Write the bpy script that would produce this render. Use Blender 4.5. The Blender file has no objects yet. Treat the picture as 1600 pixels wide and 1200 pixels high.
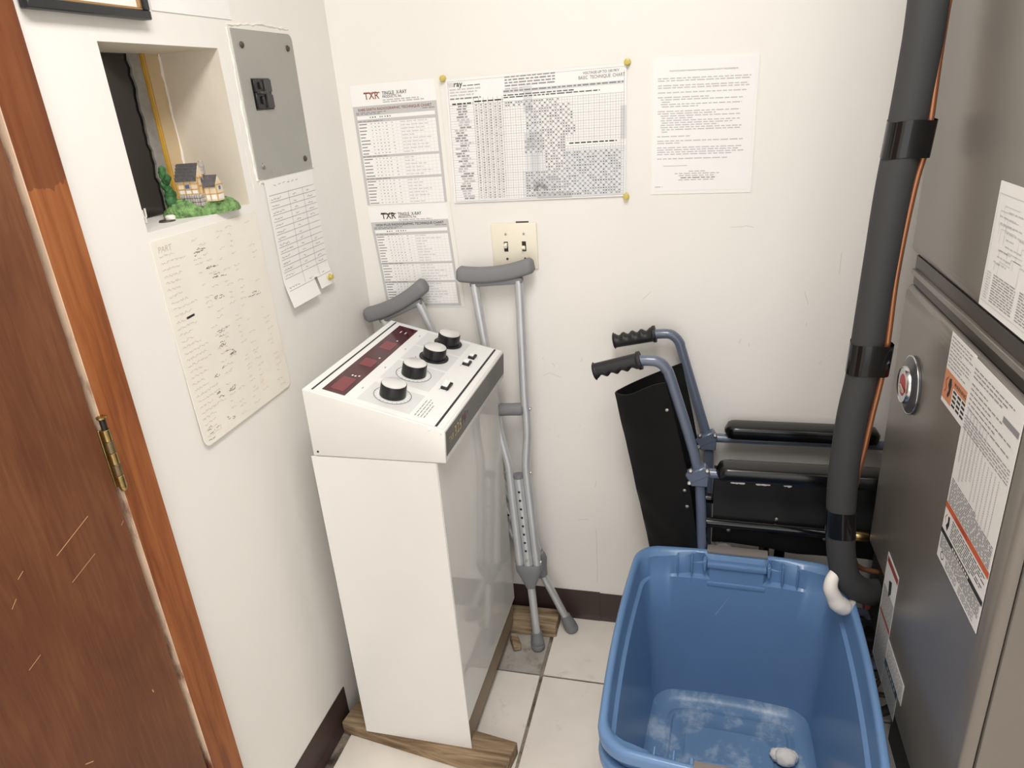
import bpy, bmesh, math, random
from mathutils import Vector, Matrix

random.seed(7)
PI = math.pi
scene = bpy.context.scene
COL = scene.collection

# ------------------------------------------------------------------ materials
def lin(c):
    def f(v):
        v /= 255.0
        return v / 12.92 if v <= 0.04045 else ((v + 0.055) / 1.055) ** 2.4
    return tuple(f(v) for v in c) + (1.0,)

def mat(name, rgb, rough=0.5, metal=0.0, var=0.0, vscale=6.0, bump=0.0, bscale=40.0, spec=0.5, coat=0.0, stretch=None, dirt=None, detail=4.0):
    m = bpy.data.materials.new(name); m.use_nodes = True
    nt = m.node_tree; nd = nt.nodes; b = nd['Principled BSDF']
    b.inputs['Roughness'].default_value = rough
    b.inputs['Metallic'].default_value = metal
    b.inputs['Specular IOR Level'].default_value = spec
    if coat:
        b.inputs['Coat Weight'].default_value = coat
        b.inputs['Coat Roughness'].default_value = 0.08
    c = lin(rgb)
    b.inputs['Base Color'].default_value = c
    if var or bump or dirt:
        tc = nd.new('ShaderNodeTexCoord'); mp = nd.new('ShaderNodeMapping')
        if stretch: mp.inputs['Scale'].default_value = stretch
        nt.links.new(tc.outputs['Object'], mp.inputs['Vector'])
    sock = None
    if var:
        n = nd.new('ShaderNodeTexNoise'); n.inputs['Scale'].default_value = vscale; n.inputs['Detail'].default_value = detail
        nt.links.new(mp.outputs[0], n.inputs['Vector'])
        r = nd.new('ShaderNodeValToRGB')
        r.color_ramp.elements[0].position = 0.3; r.color_ramp.elements[1].position = 0.7
        r.color_ramp.elements[0].color = tuple(max(0, v * (1 - var)) for v in c[:3]) + (1,)
        r.color_ramp.elements[1].color = tuple(min(1, v * (1 + var)) for v in c[:3]) + (1,)
        nt.links.new(n.outputs['Fac'], r.inputs['Fac'])
        sock = r.outputs['Color']
    if dirt:
        rgb2, scale, lo, hi = dirt
        n2 = nd.new('ShaderNodeTexNoise'); n2.inputs['Scale'].default_value = scale; n2.inputs['Detail'].default_value = 8.0
        n2.inputs['Roughness'].default_value = 0.65
        nt.links.new(mp.outputs[0], n2.inputs['Vector'])
        r2 = nd.new('ShaderNodeValToRGB')
        r2.color_ramp.elements[0].position = lo; r2.color_ramp.elements[1].position = hi
        nt.links.new(n2.outputs['Fac'], r2.inputs['Fac'])
        mx = nd.new('ShaderNodeMix'); mx.data_type = 'RGBA'
        nt.links.new(r2.outputs['Color'], mx.inputs[0])
        if sock: nt.links.new(sock, mx.inputs[6])
        else: mx.inputs[6].default_value = c
        mx.inputs[7].default_value = lin(rgb2)
        sock = mx.outputs[2]
    if sock: nt.links.new(sock, b.inputs['Base Color'])
    if bump:
        n3 = nd.new('ShaderNodeTexNoise'); n3.inputs['Scale'].default_value = bscale; n3.inputs['Detail'].default_value = 5.0
        nt.links.new(mp.outputs[0], n3.inputs['Vector'])
        bp = nd.new('ShaderNodeBump'); bp.inputs['Strength'].default_value = bump; bp.inputs['Distance'].default_value = 0.004
        nt.links.new(n3.outputs['Fac'], bp.inputs['Height'])
        nt.links.new(bp.outputs[0], b.inputs['Normal'])
    return m

def wood(name, dark, mid, light, stretch=(22, 22, 1.4), scale=2.2, rough=0.45, stain=None, bump=0.12, cathedral=0.0, spec=0.4):
    m = bpy.data.materials.new(name); m.use_nodes = True
    nt = m.node_tree; nd = nt.nodes; b = nd['Principled BSDF']
    b.inputs['Roughness'].default_value = rough
    b.inputs['Specular IOR Level'].default_value = spec
    tc = nd.new('ShaderNodeTexCoord'); mp = nd.new('ShaderNodeMapping'); mp.inputs['Scale'].default_value = stretch
    nt.links.new(tc.outputs['Object'], mp.inputs['Vector'])
    n = nd.new('ShaderNodeTexNoise'); n.inputs['Scale'].default_value = scale; n.inputs['Detail'].default_value = 9.0
    n.inputs['Roughness'].default_value = 0.62; n.inputs['Distortion'].default_value = 0.6
    nt.links.new(mp.outputs[0], n.inputs['Vector'])
    fac = n.outputs['Fac']
    if cathedral:
        mp2 = nd.new('ShaderNodeMapping'); mp2.inputs['Scale'].default_value = (3.0, 3.0, 1.0)
        nt.links.new(tc.outputs['Object'], mp2.inputs['Vector'])
        n4 = nd.new('ShaderNodeTexNoise'); n4.inputs['Scale'].default_value = 2.3; n4.inputs['Detail'].default_value = 3.0; n4.inputs['Distortion'].default_value = 1.2
        nt.links.new(mp2.outputs[0], n4.inputs['Vector'])
        mm = nd.new('ShaderNodeMix'); mm.data_type = 'FLOAT'; mm.inputs[0].default_value = cathedral
        nt.links.new(n.outputs['Fac'], mm.inputs[2]); nt.links.new(n4.outputs['Fac'], mm.inputs[3])
        fac = mm.outputs[0]
    r = nd.new('ShaderNodeValToRGB'); e = r.color_ramp.elements
    e[0].position = 0.36; e[0].color = lin(dark); e[1].position = 0.66; e[1].color = lin(light)
    k = e.new(0.5); k.color = lin(mid)
    nt.links.new(fac, r.inputs['Fac'])
    sock = r.outputs['Color']
    if stain:                                    # an older, darker coat of varnish above a ragged line
        z0, rgb2 = stain
        sp = nd.new('ShaderNodeSeparateXYZ'); nt.links.new(tc.outputs['Object'], sp.inputs[0])
        n2 = nd.new('ShaderNodeTexNoise'); n2.inputs['Scale'].default_value = 45.0; n2.inputs['Detail'].default_value = 3
        mp3 = nd.new('ShaderNodeMapping'); mp3.inputs['Scale'].default_value = (1, 1, 0.25)
        nt.links.new(tc.outputs['Object'], mp3.inputs['Vector']); nt.links.new(mp3.outputs[0], n2.inputs['Vector'])
        ma = nd.new('ShaderNodeMath'); ma.operation = 'MULTIPLY_ADD'; ma.inputs[1].default_value = 0.05
        nt.links.new(n2.outputs['Fac'], ma.inputs[0]); nt.links.new(sp.outputs['Z'], ma.inputs[2])
        gt = nd.new('ShaderNodeMath'); gt.operation = 'GREATER_THAN'; gt.inputs[1].default_value = z0
        nt.links.new(ma.outputs[0], gt.inputs[0])
        fm = nd.new('ShaderNodeMath'); fm.operation = 'MULTIPLY'; fm.inputs[1].default_value = 0.6
        nt.links.new(gt.outputs[0], fm.inputs[0])
        mx = nd.new('ShaderNodeMix'); mx.data_type = 'RGBA'
        nt.links.new(fm.outputs[0], mx.inputs[0]); nt.links.new(sock, mx.inputs[6]); mx.inputs[7].default_value = lin(rgb2)
        sock = mx.outputs[2]
    nt.links.new(sock, b.inputs['Base Color'])
    if bump:
        bp = nd.new('ShaderNodeBump'); bp.inputs['Strength'].default_value = bump; bp.inputs['Distance'].default_value = 0.003
        nt.links.new(n.outputs['Fac'], bp.inputs['Height']); nt.links.new(bp.outputs[0], b.inputs['Normal'])
    return m

def emis(name, rgb, s):
    m = bpy.data.materials.new(name); m.use_nodes = True
    b = m.node_tree.nodes['Principled BSDF']
    b.inputs['Base Color'].default_value = lin(rgb)
    b.inputs['Emission Color'].default_value = lin(rgb); b.inputs['Emission Strength'].default_value = s
    return m

WALL = mat('wall_paint', (237, 234, 228), 0.55, var=0.025, vscale=2.2, bump=0.22, bscale=26, dirt=((196, 182, 160), 5.5, 0.70, 0.92))
WALLB = mat('back_wall_paint', (237, 233, 226), 0.5, var=0.02, vscale=2.5, bump=0.16, bscale=34, dirt=((190, 180, 160), 7.5, 0.70, 0.90))
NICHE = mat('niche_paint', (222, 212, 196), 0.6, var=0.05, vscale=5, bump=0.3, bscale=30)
PLASTER = mat('plaster_bead', (238, 232, 222), 0.7, var=0.05, vscale=20, bump=0.5, bscale=90)
BEIGE = mat('beige_board', (204, 182, 146), 0.7, var=0.08, vscale=14, bump=0.3)
GREYMORTAR = mat('grey_mortar', (150, 146, 140), 0.85, var=0.15, vscale=40, bump=0.5, bscale=80)
YELLOW = mat('yellow_strip', (196, 150, 36), 0.5, var=0.15, vscale=30)
DARKGLASS = mat('dark_glass', (16, 15, 14), 0.12, spec=0.6)
CEIL = mat('ceiling_paint', (235, 232, 226), 0.8, bump=0.2)
TILE = mat('floor_tile', (230, 222, 211), 0.38, var=0.05, vscale=9, bump=0.06, bscale=60, dirt=((176, 160, 140), 16, 0.60, 0.9))
SUBFLOOR = mat('mortar_bed', (138, 126, 112), 0.9, var=0.3, vscale=26, bump=0.8, bscale=60, dirt=((52, 44, 38), 22, 0.42, 0.66))
SLATE = mat('exposed_slab', (168, 162, 153), 0.75, var=0.18, vscale=14, bump=0.4, bscale=40, dirt=((120, 96, 70), 18, 0.52, 0.75))
BASEB = mat('vinyl_base', (62, 46, 42), 0.5, var=0.12, vscale=10, bump=0.1, dirt=((105, 92, 82), 30, 0.66, 0.85))
DOORW = wood('door_veneer', (94, 54, 33), (108, 65, 40), (124, 79, 50), stretch=(46, 46, 3.0), scale=3.2, cathedral=0.5, rough=0.46)
CASEW = wood('casing_wood', (118, 64, 31), (144, 82, 40), (160, 98, 54), stretch=(26, 26, 1.6), scale=2.0, stain=(1.445, (94, 48, 24)), rough=0.42)
PALEW = mat('worn_edge', (226, 196, 168), 0.6, var=0.2, vscale=30, dirt=((120, 62, 38), 14, 0.50, 0.62), stretch=(1, 1, 0.35))
PLANKW = wood('plank_wood', (108, 88, 66), (142, 120, 94), (170, 150, 120), stretch=(2.0, 26, 26), scale=2.2, rough=0.75, bump=0.4, spec=0.2)
PLANKE = wood('plank_wood_grey', (118, 98, 76), (150, 130, 102), (176, 156, 128), stretch=(2.0, 24, 24), scale=2.8, rough=0.8, bump=0.4, spec=0.2)
BRASS = mat('aged_brass', (176, 150, 100), 0.28, metal=1.0, var=0.25, vscale=40)
BRASSD = mat('dull_brass', (132, 116, 86), 0.42, metal=0.9, var=0.2, vscale=60)
DARKSTEEL = mat('dark_steel', (60, 56, 52), 0.4, metal=0.8)
ENAMEL = mat('white_enamel', (233, 231, 226), 0.24, var=0.012, vscale=6, spec=0.5)
ENAMELG = mat('white_enamel_gloss', (222, 220, 214), 0.07, spec=0.7)
PANELW = mat('panel_white', (238, 238, 235), 0.28)
PANELG = mat('panel_grey', (221, 222, 220), 0.3)
INK = mat('black_ink', (38, 38, 40), 0.6)
INKG = mat('grey_ink', (134, 134, 136), 0.7)
INKD = mat('mid_ink', (92, 92, 94), 0.7)
INKL = mat('light_ink', (188, 188, 189), 0.7)
INKBROWN = mat('brown_ink', (142, 78, 50), 0.7)
PENCIL = mat('pencil', (204, 193, 174), 0.8)
PENCILD = mat('dark_pen', (120, 110, 104), 0.8)
PENCILR = mat('red_pencil', (216, 188, 168), 0.8)
TOEK = mat('toe_kick', (138, 119, 95), 0.5, var=0.08, vscale=10)
REDWIN = mat('dark_red_window', (74, 26, 32), 0.12, spec=0.55)
REDLED = mat('red_filter', (124, 52, 58), 0.16)
WHITEP = mat('white_print', (232, 226, 222), 0.5)
KNOBB = mat('knob_black', (22, 22, 23), 0.35)
ALU = mat('spun_aluminium', (240, 240, 238), 0.26, metal=0.5)
SWW = mat('switch_white', (242, 242, 240), 0.25)
NAMEP = mat('nameplate_grey', (70, 70, 66), 0.3)
GOLD = mat('gold_print', (206, 182, 130), 0.5)
REDP = mat('red_print', (140, 92, 92), 0.5)
PAPER = mat('white_paper', (242, 240, 236), 0.75, var=0.012, vscale=12)
SLEEVE = mat('clear_laminate', (240, 236, 228), 0.25)
PAPERG = mat('grey_printed_paper', (196, 195, 193), 0.7)
CARD = mat('aged_card', (236, 230, 219), 0.75, var=0.03, vscale=9, dirt=((226, 212, 194), 9, 0.58, 0.9))
SMUDGE = [mat('smudge_%s' % n, (v, v, v), 0.75) for n, v in (('pale', 228), ('mid', 214), ('deep', 198))]
FRAMEB = mat('frame_black', (34, 36, 38), 0.35)
FRAMEG = mat('frame_gold', (178, 142, 96), 0.35, metal=0.6)
TACK = mat('yellow_tack', (206, 186, 92), 0.35)
PANELST = mat('panel_steel', (166, 165, 158), 0.42, metal=0.25, var=0.05, vscale=7, dirt=((130, 126, 116), 6, 0.6, 0.85))
BLACKP = mat('black_plastic', (32, 31, 30), 0.4)
BLACKP2 = mat('black_plastic_light', (58, 56, 54), 0.42)
IVORY = mat('ivory_plastic', (236, 229, 209), 0.35)
SCREW = mat('screw_steel', (176, 172, 164), 0.35, metal=0.9)
SCREWD = mat('screw_dark', (92, 84, 74), 0.5, metal=0.6)
CRGREY = mat('crutch_foam', (124, 124, 126), 0.62, bump=0.05, bscale=300)
CRDARK = mat('crutch_plastic', (118, 119, 121), 0.5)
CRALU = mat('crutch_aluminium', (196, 197, 199), 0.34, metal=0.4, var=0.05, vscale=20)
CHAIRB = mat('chair_blue_paint', (94, 103, 121), 0.3, coat=0.4)
VINYL = mat('black_vinyl', (14, 14, 15), 0.58, bump=0.12, bscale=60, spec=0.25)
ARMP = mat('armrest_urethane', (16, 16, 16), 0.2, bump=0.02, bscale=200)
GRIPR = mat('grip_rubber', (24, 24, 25), 0.5)
RAILB = mat('rail_black', (16, 16, 17), 0.1)
TEAR = mat('torn_lining', (172, 166, 160), 0.7, var=0.15, vscale=40)
RUBBER = mat('tyre_rubber', (50, 50, 52), 0.7)
BINB = mat('blue_plastic', (99, 133, 174), 0.28, var=0.03, vscale=8, bump=0.05, bscale=120)
BINB2 = mat('blue_plastic_dusty', (104, 138, 174), 0.4, var=0.05, vscale=8, dirt=((214, 222, 230), 15, 0.50, 0.86))
BINSC = mat('plastic_scuff', (142, 168, 198), 0.5)
BINH = mat('handle_grey', (120, 114, 110), 0.4)
CHALK = mat('plaster_white', (236, 230, 222), 0.85, bump=0.4, bscale=60)
FURN = mat('furnace_grey', (128, 122, 114), 0.3, metal=0.35, var=0.02, vscale=5, spec=0.5, bump=0.02, bscale=220)
FURND = mat('furnace_dark', (78, 74, 68), 0.4, metal=0.3)
FURNK = mat('furnace_black', (26, 25, 24), 0.6)
CHROME = mat('chrome', (206, 206, 208), 0.22, metal=1.0)
BADGE = mat('badge_dark', (66, 67, 70), 0.3)
BADGER = mat('badge_red', (186, 48, 44), 0.45)
BADGEC = mat('badge_cream', (206, 196, 180), 0.35)
LABEL = mat('label_white', (228, 226, 222), 0.5)
LABELG = mat('label_grey', (186, 185, 182), 0.5)
ORANGE = mat('label_orange', (206, 136, 98), 0.5)
ORANGED = mat('label_red_orange', (196, 92, 54), 0.5)
REDL = mat('label_red', (152, 70, 52), 0.5)
TEAL = mat('label_teal', (52, 82, 98), 0.5)
FOAM = mat('pipe_foam', (60, 60, 60), 0.7, bump=0.1, bscale=300, spec=0.35)
TAPE = mat('black_tape', (22, 22, 22), 0.12)
COPPER = mat('copper', (176, 118, 84), 0.36, metal=0.75)
PVC = mat('white_pvc', (228, 222, 214), 0.5)
REDCAP = mat('red_plastic', (150, 60, 58), 0.45)
GRASS = mat('painted_grass', (112, 150, 88), 0.6, var=0.55, vscale=130, bump=1.0, bscale=260, dirt=((196, 206, 150), 150, 0.58, 0.75), detail=8)
GRASSL = mat('painted_grass_light', (166, 186, 120), 0.6, var=0.3, vscale=200)
TREE = mat('painted_tree', (56, 104, 56), 0.6, var=0.5, vscale=60, bump=0.8, bscale=150)
COTT = mat('painted_cottage', (226, 208, 178), 0.6, var=0.08, vscale=60)
TIMBER = mat('painted_timber', (206, 168, 112), 0.6)
COTROOF = mat('painted_roof', (92, 88, 88), 0.6, var=0.3, vscale=90, stretch=(1, 4, 4))
STONE = mat('painted_stone', (176, 168, 164), 0.7, var=0.35, vscale=110, bump=0.6, bscale=150)
BLUEW = mat('painted_window', (84, 104, 150), 0.5)
COTWHITE = mat('painted_white', (240, 236, 226), 0.6)

# ------------------------------------------------------------------ mesh builder
_textcache = {}
def text_mesh(s, bold=False):
    key = (s, bold)
    if key in _textcache: return _textcache[key]
    cu = bpy.data.curves.new('t', 'FONT'); cu.body = s; cu.size = 1.0; cu.resolution_u = 2
    if bold: cu.offset = 0.010
    ob = bpy.data.objects.new('t', cu); COL.objects.link(ob)
    dg = bpy.context.evaluated_depsgraph_get(); dg.update()
    me = bpy.data.meshes.new_from_object(ob.evaluated_get(dg))
    vs = [(v.co.x, v.co.y) for v in me.vertices]; fs = [tuple(p.vertices) for p in me.polygons]
    bpy.data.objects.remove(ob); bpy.data.curves.remove(cu); bpy.data.meshes.remove(me)
    _textcache[key] = (vs, fs)
    return vs, fs

class G:
    def __init__(s): s.v = []; s.f = []; s.mi = []; s.mats = []; s.cur = 0
    def m(s, material):
        if material not in s.mats: s.mats.append(material)
        s.cur = s.mats.index(material); return s
    def add(s, vs, fs):
        o = len(s.v); s.v += [tuple(v) for v in vs]
        s.f += [tuple(i + o for i in f) for f in fs]; s.mi += [s.cur] * len(fs)
    def face(s, pts): s.add(pts, [tuple(range(len(pts)))])
    def frombm(s, bm):
        bm.verts.index_update(); bm.verts.ensure_lookup_table()
        s.add([v.co.copy() for v in bm.verts], [tuple(v.index for v in f.verts) for f in bm.faces]); bm.free()
    def boxm(s, M, bevel=0.0, seg=2):
        bm = bmesh.new(); bmesh.ops.create_cube(bm, size=1.0)
        sx, sy, sz = M.to_scale()
        R = M.to_quaternion().to_matrix().to_4x4(); T = Matrix.Translation(M.to_translation())
        bmesh.ops.transform(bm, matrix=Matrix.Diagonal((sx, sy, sz, 1)), verts=bm.verts)
        if bevel:
            bmesh.ops.bevel(bm, geom=list(bm.edges), offset=bevel, segments=seg, affect='EDGES', profile=0.5)
        bmesh.ops.transform(bm, matrix=T @ R, verts=bm.verts)
        s.frombm(bm)
    def box(s, x0, x1, y0, y1, z0, z1, bevel=0.0, seg=2):
        M = Matrix.Translation(((x0 + x1) / 2, (y0 + y1) / 2, (z0 + z1) / 2)) @ Matrix.Diagonal((abs(x1 - x0), abs(y1 - y0), abs(z1 - z0), 1))
        s.boxm(M, bevel, seg)
    def tube(s, path, r, seg=14, caps=True, flat=None):
        P = [Vector(p) for p in path]; n = len(P)
        rs = r if isinstance(r, (list, tuple)) else [r] * n
        T = []
        for i in range(n):
            a = P[max(0, i - 1)]; b = P[min(n - 1, i + 1)]; T.append((b - a).normalized())
        up = Vector((0, 0, 1)) if abs(T[0].z) < 0.9 else Vector((0, 1, 0))
        N = (up - T[0] * up.dot(T[0])).normalized()
        rings = []
        for i in range(n):
            N = (N - T[i] * N.dot(T[i])).normalized(); B = T[i].cross(N)
            rings.append([P[i] + (N * math.cos(2 * PI * k / seg) + B * math.sin(2 * PI * k / seg) * (flat or 1)) * rs[i] for k in range(seg)])
        s.loft(rings, caps)
    def loft(s, rings, caps=True, closed=True):
        n = len(rings[0]); vs = [p for r in rings for p in r]; fs = []
        for i in range(len(rings) - 1):
            for k in range(n if closed else n - 1):
                a = i * n + k; b = i * n + (k + 1) % n
                fs.append((a, b, b + n, a + n))
        if caps:
            fs.append(tuple(reversed(range(n)))); fs.append(tuple(range((len(rings) - 1) * n, len(rings) * n)))
        s.add(vs, fs)
    def lathe(s, prof, origin=(0, 0, 0), axis=(0, 0, 1), seg=28, caps=True):
        A = Vector(axis).normalized(); q = A.to_track_quat('Z', 'Y'); o = Vector(origin)
        s.loft([[o + q @ Vector((r * math.cos(2 * PI * k / seg), r * math.sin(2 * PI * k / seg), h)) for k in range(seg)] for r, h in prof], caps)
    def prism(s, poly, fn, w0, w1):
        n = len(poly)
        s.loft([[fn(p[0], p[1], w0) for p in poly], [fn(p[0], p[1], w1) for p in poly]])
    def ball(s, c, r, sub=2, noise=0.0, seed=0, scale=(1, 1, 1)):
        bm = bmesh.new(); bmesh.ops.create_icosphere(bm, subdivisions=sub, radius=1.0)
        rnd = random.Random(seed)
        for v in bm.verts:
            k = r * (1 + noise * rnd.uniform(-1, 1))
            v.co = Vector((v.co.x * k * scale[0] + c[0], v.co.y * k * scale[1] + c[1], v.co.z * k * scale[2] + c[2]))
        s.frombm(bm)
    def build(s, name, parent=None, local=False, sharp=38):
        off = Vector((0, 0, 0))
        if parent is not None and not local:
            off = Vector(parent.get('_o', (0, 0, 0)))
        me = bpy.data.meshes.new(name)
        me.from_pydata([tuple(Vector(v) - off) for v in s.v], [], s.f)
        for m_ in s.mats: me.materials.append(m_)
        me.polygons.foreach_set('material_index', s.mi)
        bm = bmesh.new(); bm.from_mesh(me); bmesh.ops.recalc_face_normals(bm, faces=bm.faces); bm.to_mesh(me); bm.free()
        me.polygons.foreach_set('use_smooth', [True] * len(me.polygons))
        me.set_sharp_from_angle(angle=math.radians(sharp))
        ob = bpy.data.objects.new(name, me); COL.objects.link(ob)
        if parent is not None:
            ob.parent = parent
            ob['_o'] = tuple(off)
        return ob

ROOTS = []
def thing(name, label, cat, loc=(0, 0, 0), group=None):
    o = bpy.data.objects.new(name, None); o.empty_display_size = 0.05; COL.objects.link(o)
    o.location = loc; o['_o'] = tuple(loc); o['label'] = label; o['category'] = cat
    if group: o['group'] = group
    return o
def solo(g, name, label, cat, group=None, sharp=38):
    c = Vector((sum(v[0] for v in g.v), sum(v[1] for v in g.v), 0)) / len(g.v); c.z = min(v[2] for v in g.v)
    g.v = [tuple(Vector(v) - c) for v in g.v]
    o = g.build(name, sharp=sharp); o.location = c; o['_o'] = tuple(c)
    o['label'] = label; o['category'] = cat
    if group: o['group'] = group
    return o
def struct(g, name, parent=None, sharp=38):
    o = g.build(name, parent, sharp=sharp)
    if parent is None: o['kind'] = 'structure'
    return o

class Sheet:
    """A flat printed thing: u runs to the right, v runs down, w stands off the surface."""
    def __init__(s, tl, tr, br, bl, bulge=None):
        s.c = [Vector(p) for p in (tl, tr, br, bl)]; s.b = bulge; s.lift = 0.0
        s.W = (s.c[1] - s.c[0]).length; s.H = (s.c[3] - s.c[0]).length
        s.n = (s.c[3] - s.c[0]).cross(s.c[1] - s.c[0]).normalized()
        s.g = G()
    def P(s, u, v, w=0.0):
        a, b, c, d = s.c
        p = a * (1 - u) * (1 - v) + b * u * (1 - v) + c * u * v + d * (1 - u) * v
        if s.b: w = w + s.b(u, v)
        return p + s.n * (w + s.lift)
    def base(s, m, t=0.0004, nu=10, nv=10, u0=0, u1=1, v0=0, v1=1, w=0.0):
        s.g.m(m)
        vs = []; fs = []
        for k in (0, 1):
            for j in range(nv + 1):
                for i in range(nu + 1):
                    vs.append(s.P(u0 + (u1 - u0) * i / nu, v0 + (v1 - v0) * j / nv, w - (t if k else 0)))
        o = (nu + 1) * (nv + 1)
        for j in range(nv):
            for i in range(nu):
                a = j * (nu + 1) + i
                fs.append((a, a + 1, a + nu + 2, a + nu + 1)); fs.append((o + a, o + a + nu + 1, o + a + nu + 2, o + a + 1))
        for i in range(nu):
            fs.append((i, o + i, o + i + 1, i + 1)); a = nv * (nu + 1) + i; fs.append((a, a + 1, o + a + 1, o + a))
        for j in range(nv):
            a = j * (nu + 1); b = a + nu + 1; fs.append((a, b, o + b, o + a)); a += nu; b += nu; fs.append((a, o + a, o + b, b))
        s.g.add(vs, fs)
    def rect(s, u0, v0, u1, v1, m, w=0.0003):
        s.g.m(m)
        n = max(1, int(abs(u1 - u0) / 0.12)) if s.b else 1; k = max(1, int(abs(v1 - v0) / 0.12)) if s.b else 1
        for i in range(n):
            for j in range(k):
                a = u0 + (u1 - u0) * i / n; b = u0 + (u1 - u0) * (i + 1) / n
                c = v0 + (v1 - v0) * j / k; d = v0 + (v1 - v0) * (j + 1) / k
                s.g.face([s.P(a, c, w), s.P(b, c, w), s.P(b, d, w), s.P(a, d, w)])
    def line(s, u0, v0, u1, v1, m, th=0.0006, w=0.00035):
        dx = (u1 - u0) * s.W; dy = (v1 - v0) * s.H; L = math.hypot(dx, dy) or 1
        nx = -dy / L * th / 2 / s.W; ny = dx / L * th / 2 / s.H
        s.g.m(m); n = max(1, int(L / 0.03)) if s.b else 1
        for i in range(n):
            a = i / n; b = (i + 1) / n
            p = (u0 + (u1 - u0) * a, v0 + (v1 - v0) * a); q = (u0 + (u1 - u0) * b, v0 + (v1 - v0) * b)
            s.g.face([s.P(p[0] + nx, p[1] + ny, w), s.P(q[0] + nx, q[1] + ny, w), s.P(q[0] - nx, q[1] - ny, w), s.P(p[0] - nx, p[1] - ny, w)])
    def text(s, txt, u, v, h, m, width=None, bold=False, w=0.0004, vert=False, slant=0.0):
        vs, fs = text_mesh(txt, bold); s.g.m(m)
        sx = h / 0.72
        if width: sx = width / max(p[0] for p in vs)
        sy = h / 0.72
        s.g.add([s.P(u + (x + slant * y) * sx / s.W, v - y * sy / s.H, w) for x, y in vs], fs)
    def words(s, u0, u1, v, m, h=0.0016, seed=None, frac=1.0, w=0.00035):
        """an unreadable line of small print"""
        rnd = random.Random(seed) if seed is not None else random
        u = u0; end = u0 + (u1 - u0) * frac
        while u < end:
            L = rnd.uniform(0.006, 0.018) / s.W
            s.rect(u, v, min(u + L, end), v + h / s.H, m, w); u += L + 0.0028 / s.W
    def scribble(s, u, v, wd, h, m, n=10, th=0.0007):
        px, py = u, v; n = max(n, int(abs(wd) * s.W / 0.0022)); h = h * 0.75
        for i in range(n):
            if i % 5 == 4: px = u + wd * (i + 1) / n; continue
            qx = u + wd * (i + 1) / n; qy = v + random.uniform(-h, h) / 2
            s.line(px, py, qx, qy, m, th); px, py = qx, qy

# ------------------------------------------------------------------ camera and light
cam = bpy.data.cameras.new('camera'); cam.sensor_width = 36.0; cam.sensor_fit = 'HORIZONTAL'; cam.lens = 36.0 * 1104.98 / 1600.0
cam.clip_start = 0.02
co = bpy.data.objects.new('camera', cam); COL.objects.link(co); scene.camera = co
def cam_matrix(yaw, pit, rol, loc):
    F = Vector((-math.sin(yaw) * math.cos(pit), math.cos(yaw) * math.cos(pit), -math.sin(pit)))
    R = Vector((math.cos(yaw), math.sin(yaw), 0)); U = R.cross(F)
    R2 = R * math.cos(rol) + U * math.sin(rol); U2 = U * math.cos(rol) - R * math.sin(rol)
    M = Matrix((R2, U2, -F)).transposed().to_4x4(); M.translation = loc
    return M
co.matrix_world = cam_matrix(0.27521172, 0.39087945, -0.07588891, (0.863, -1.70, 1.493))

def area(name, loc, size, energy, rgb=(255, 250, 242), rot=(0, 0, 0), sy=None):
    l = bpy.data.lights.new(name, 'AREA'); l.energy = energy; l.color = lin(rgb)[:3]; l.size = size
    if sy: l.shape = 'RECTANGLE'; l.size_y = sy
    o = bpy.data.objects.new(name, l); COL.objects.link(o); o.location = loc; o.rotation_euler = rot
    return o
area('ceiling_lamp', (0.80, -1.40, 2.40), 0.40, 19, rgb=(253, 251, 249), sy=1.2)
w = bpy.data.worlds.new('world'); scene.world = w; w.use_nodes = True
w.node_tree.nodes['Background'].inputs[0].default_value = (1.0, 0.995, 0.985, 1); w.node_tree.nodes['Background'].inputs[1].default_value = 1.22
scene.view_settings.view_transform = 'Standard'; scene.view_settings.look = 'None'
scene.view_settings.gamma = 1.0; scene.view_settings.use_curve_mapping = False
scene.view_settings.exposure = 0.57

# ------------------------------------------------------------------ the room
XR, YF, H = 1.98, -3.2, 2.44
# floor: 18 inch tiles on a mortar bed; the tile in the back corner is missing
g = G(); g.m(SUBFLOOR); g.box(-0.14, XR + 0.1, YF - 0.1, 0.1, -0.08, -0.006)
g.m(SLATE); g.box(0.02, 0.468, -0.245, 0.0, -0.0065, -0.0045)
xs = [0.475 + 0.457 * k for k in range(-1, 4)]; ys = [-0.25 - 0.457 * k for k in range(-1, 7)]
for i in range(4):
    for j in range(7):
        x0, x1 = xs[i] + 0.0045, xs[i + 1] - 0.0035
        y1, y0 = ys[j] - 0.003, ys[j + 1] + 0.003
        if i == 0: x0 = 0.034
        y1 = min(y1, -0.004); x1 = min(x1, XR)
        if i == 0 and j == 0: continue
        if y0 < YF: y0 = YF
        g.m(TILE); g.box(x0, x1, y0, y1, -0.006, 0.0, 0.0015, 1)
struct(g, 'floor')

def wall_with_holes(g, us, vs, holes, fn):
    """rectangles between sorted u and v cuts, minus those inside a hole"""
    for i in range(len(us) - 1):
        for j in range(len(vs) - 1):
            cu = (us[i] + us[i + 1]) / 2; cv = (vs[j] + vs[j + 1]) / 2
            if any(h[0] < cu < h[1] and h[2] < cv < h[3] for h in holes): continue
            g.face([fn(us[i], vs[j]), fn(us[i + 1], vs[j]), fn(us[i + 1], vs[j + 1]), fn(us[i], vs[j + 1])])
NY0, NY1, NZ0, NZ1, ND = -0.733, -0.445, 1.324, 1.604, -0.128
g = G(); g.m(WALL)
holes = [(NY0, NY1, NZ0, NZ1), (-1.80, -0.940, -1, 2.05)]
us = [YF, -1.80, -0.940, NY0, NY1, 0.0]; vs = [-0.006, NZ0, NZ1, 2.05, H]
wall_with_holes(g, us, vs, holes, lambda u, v: (0.0, u, v))
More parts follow.
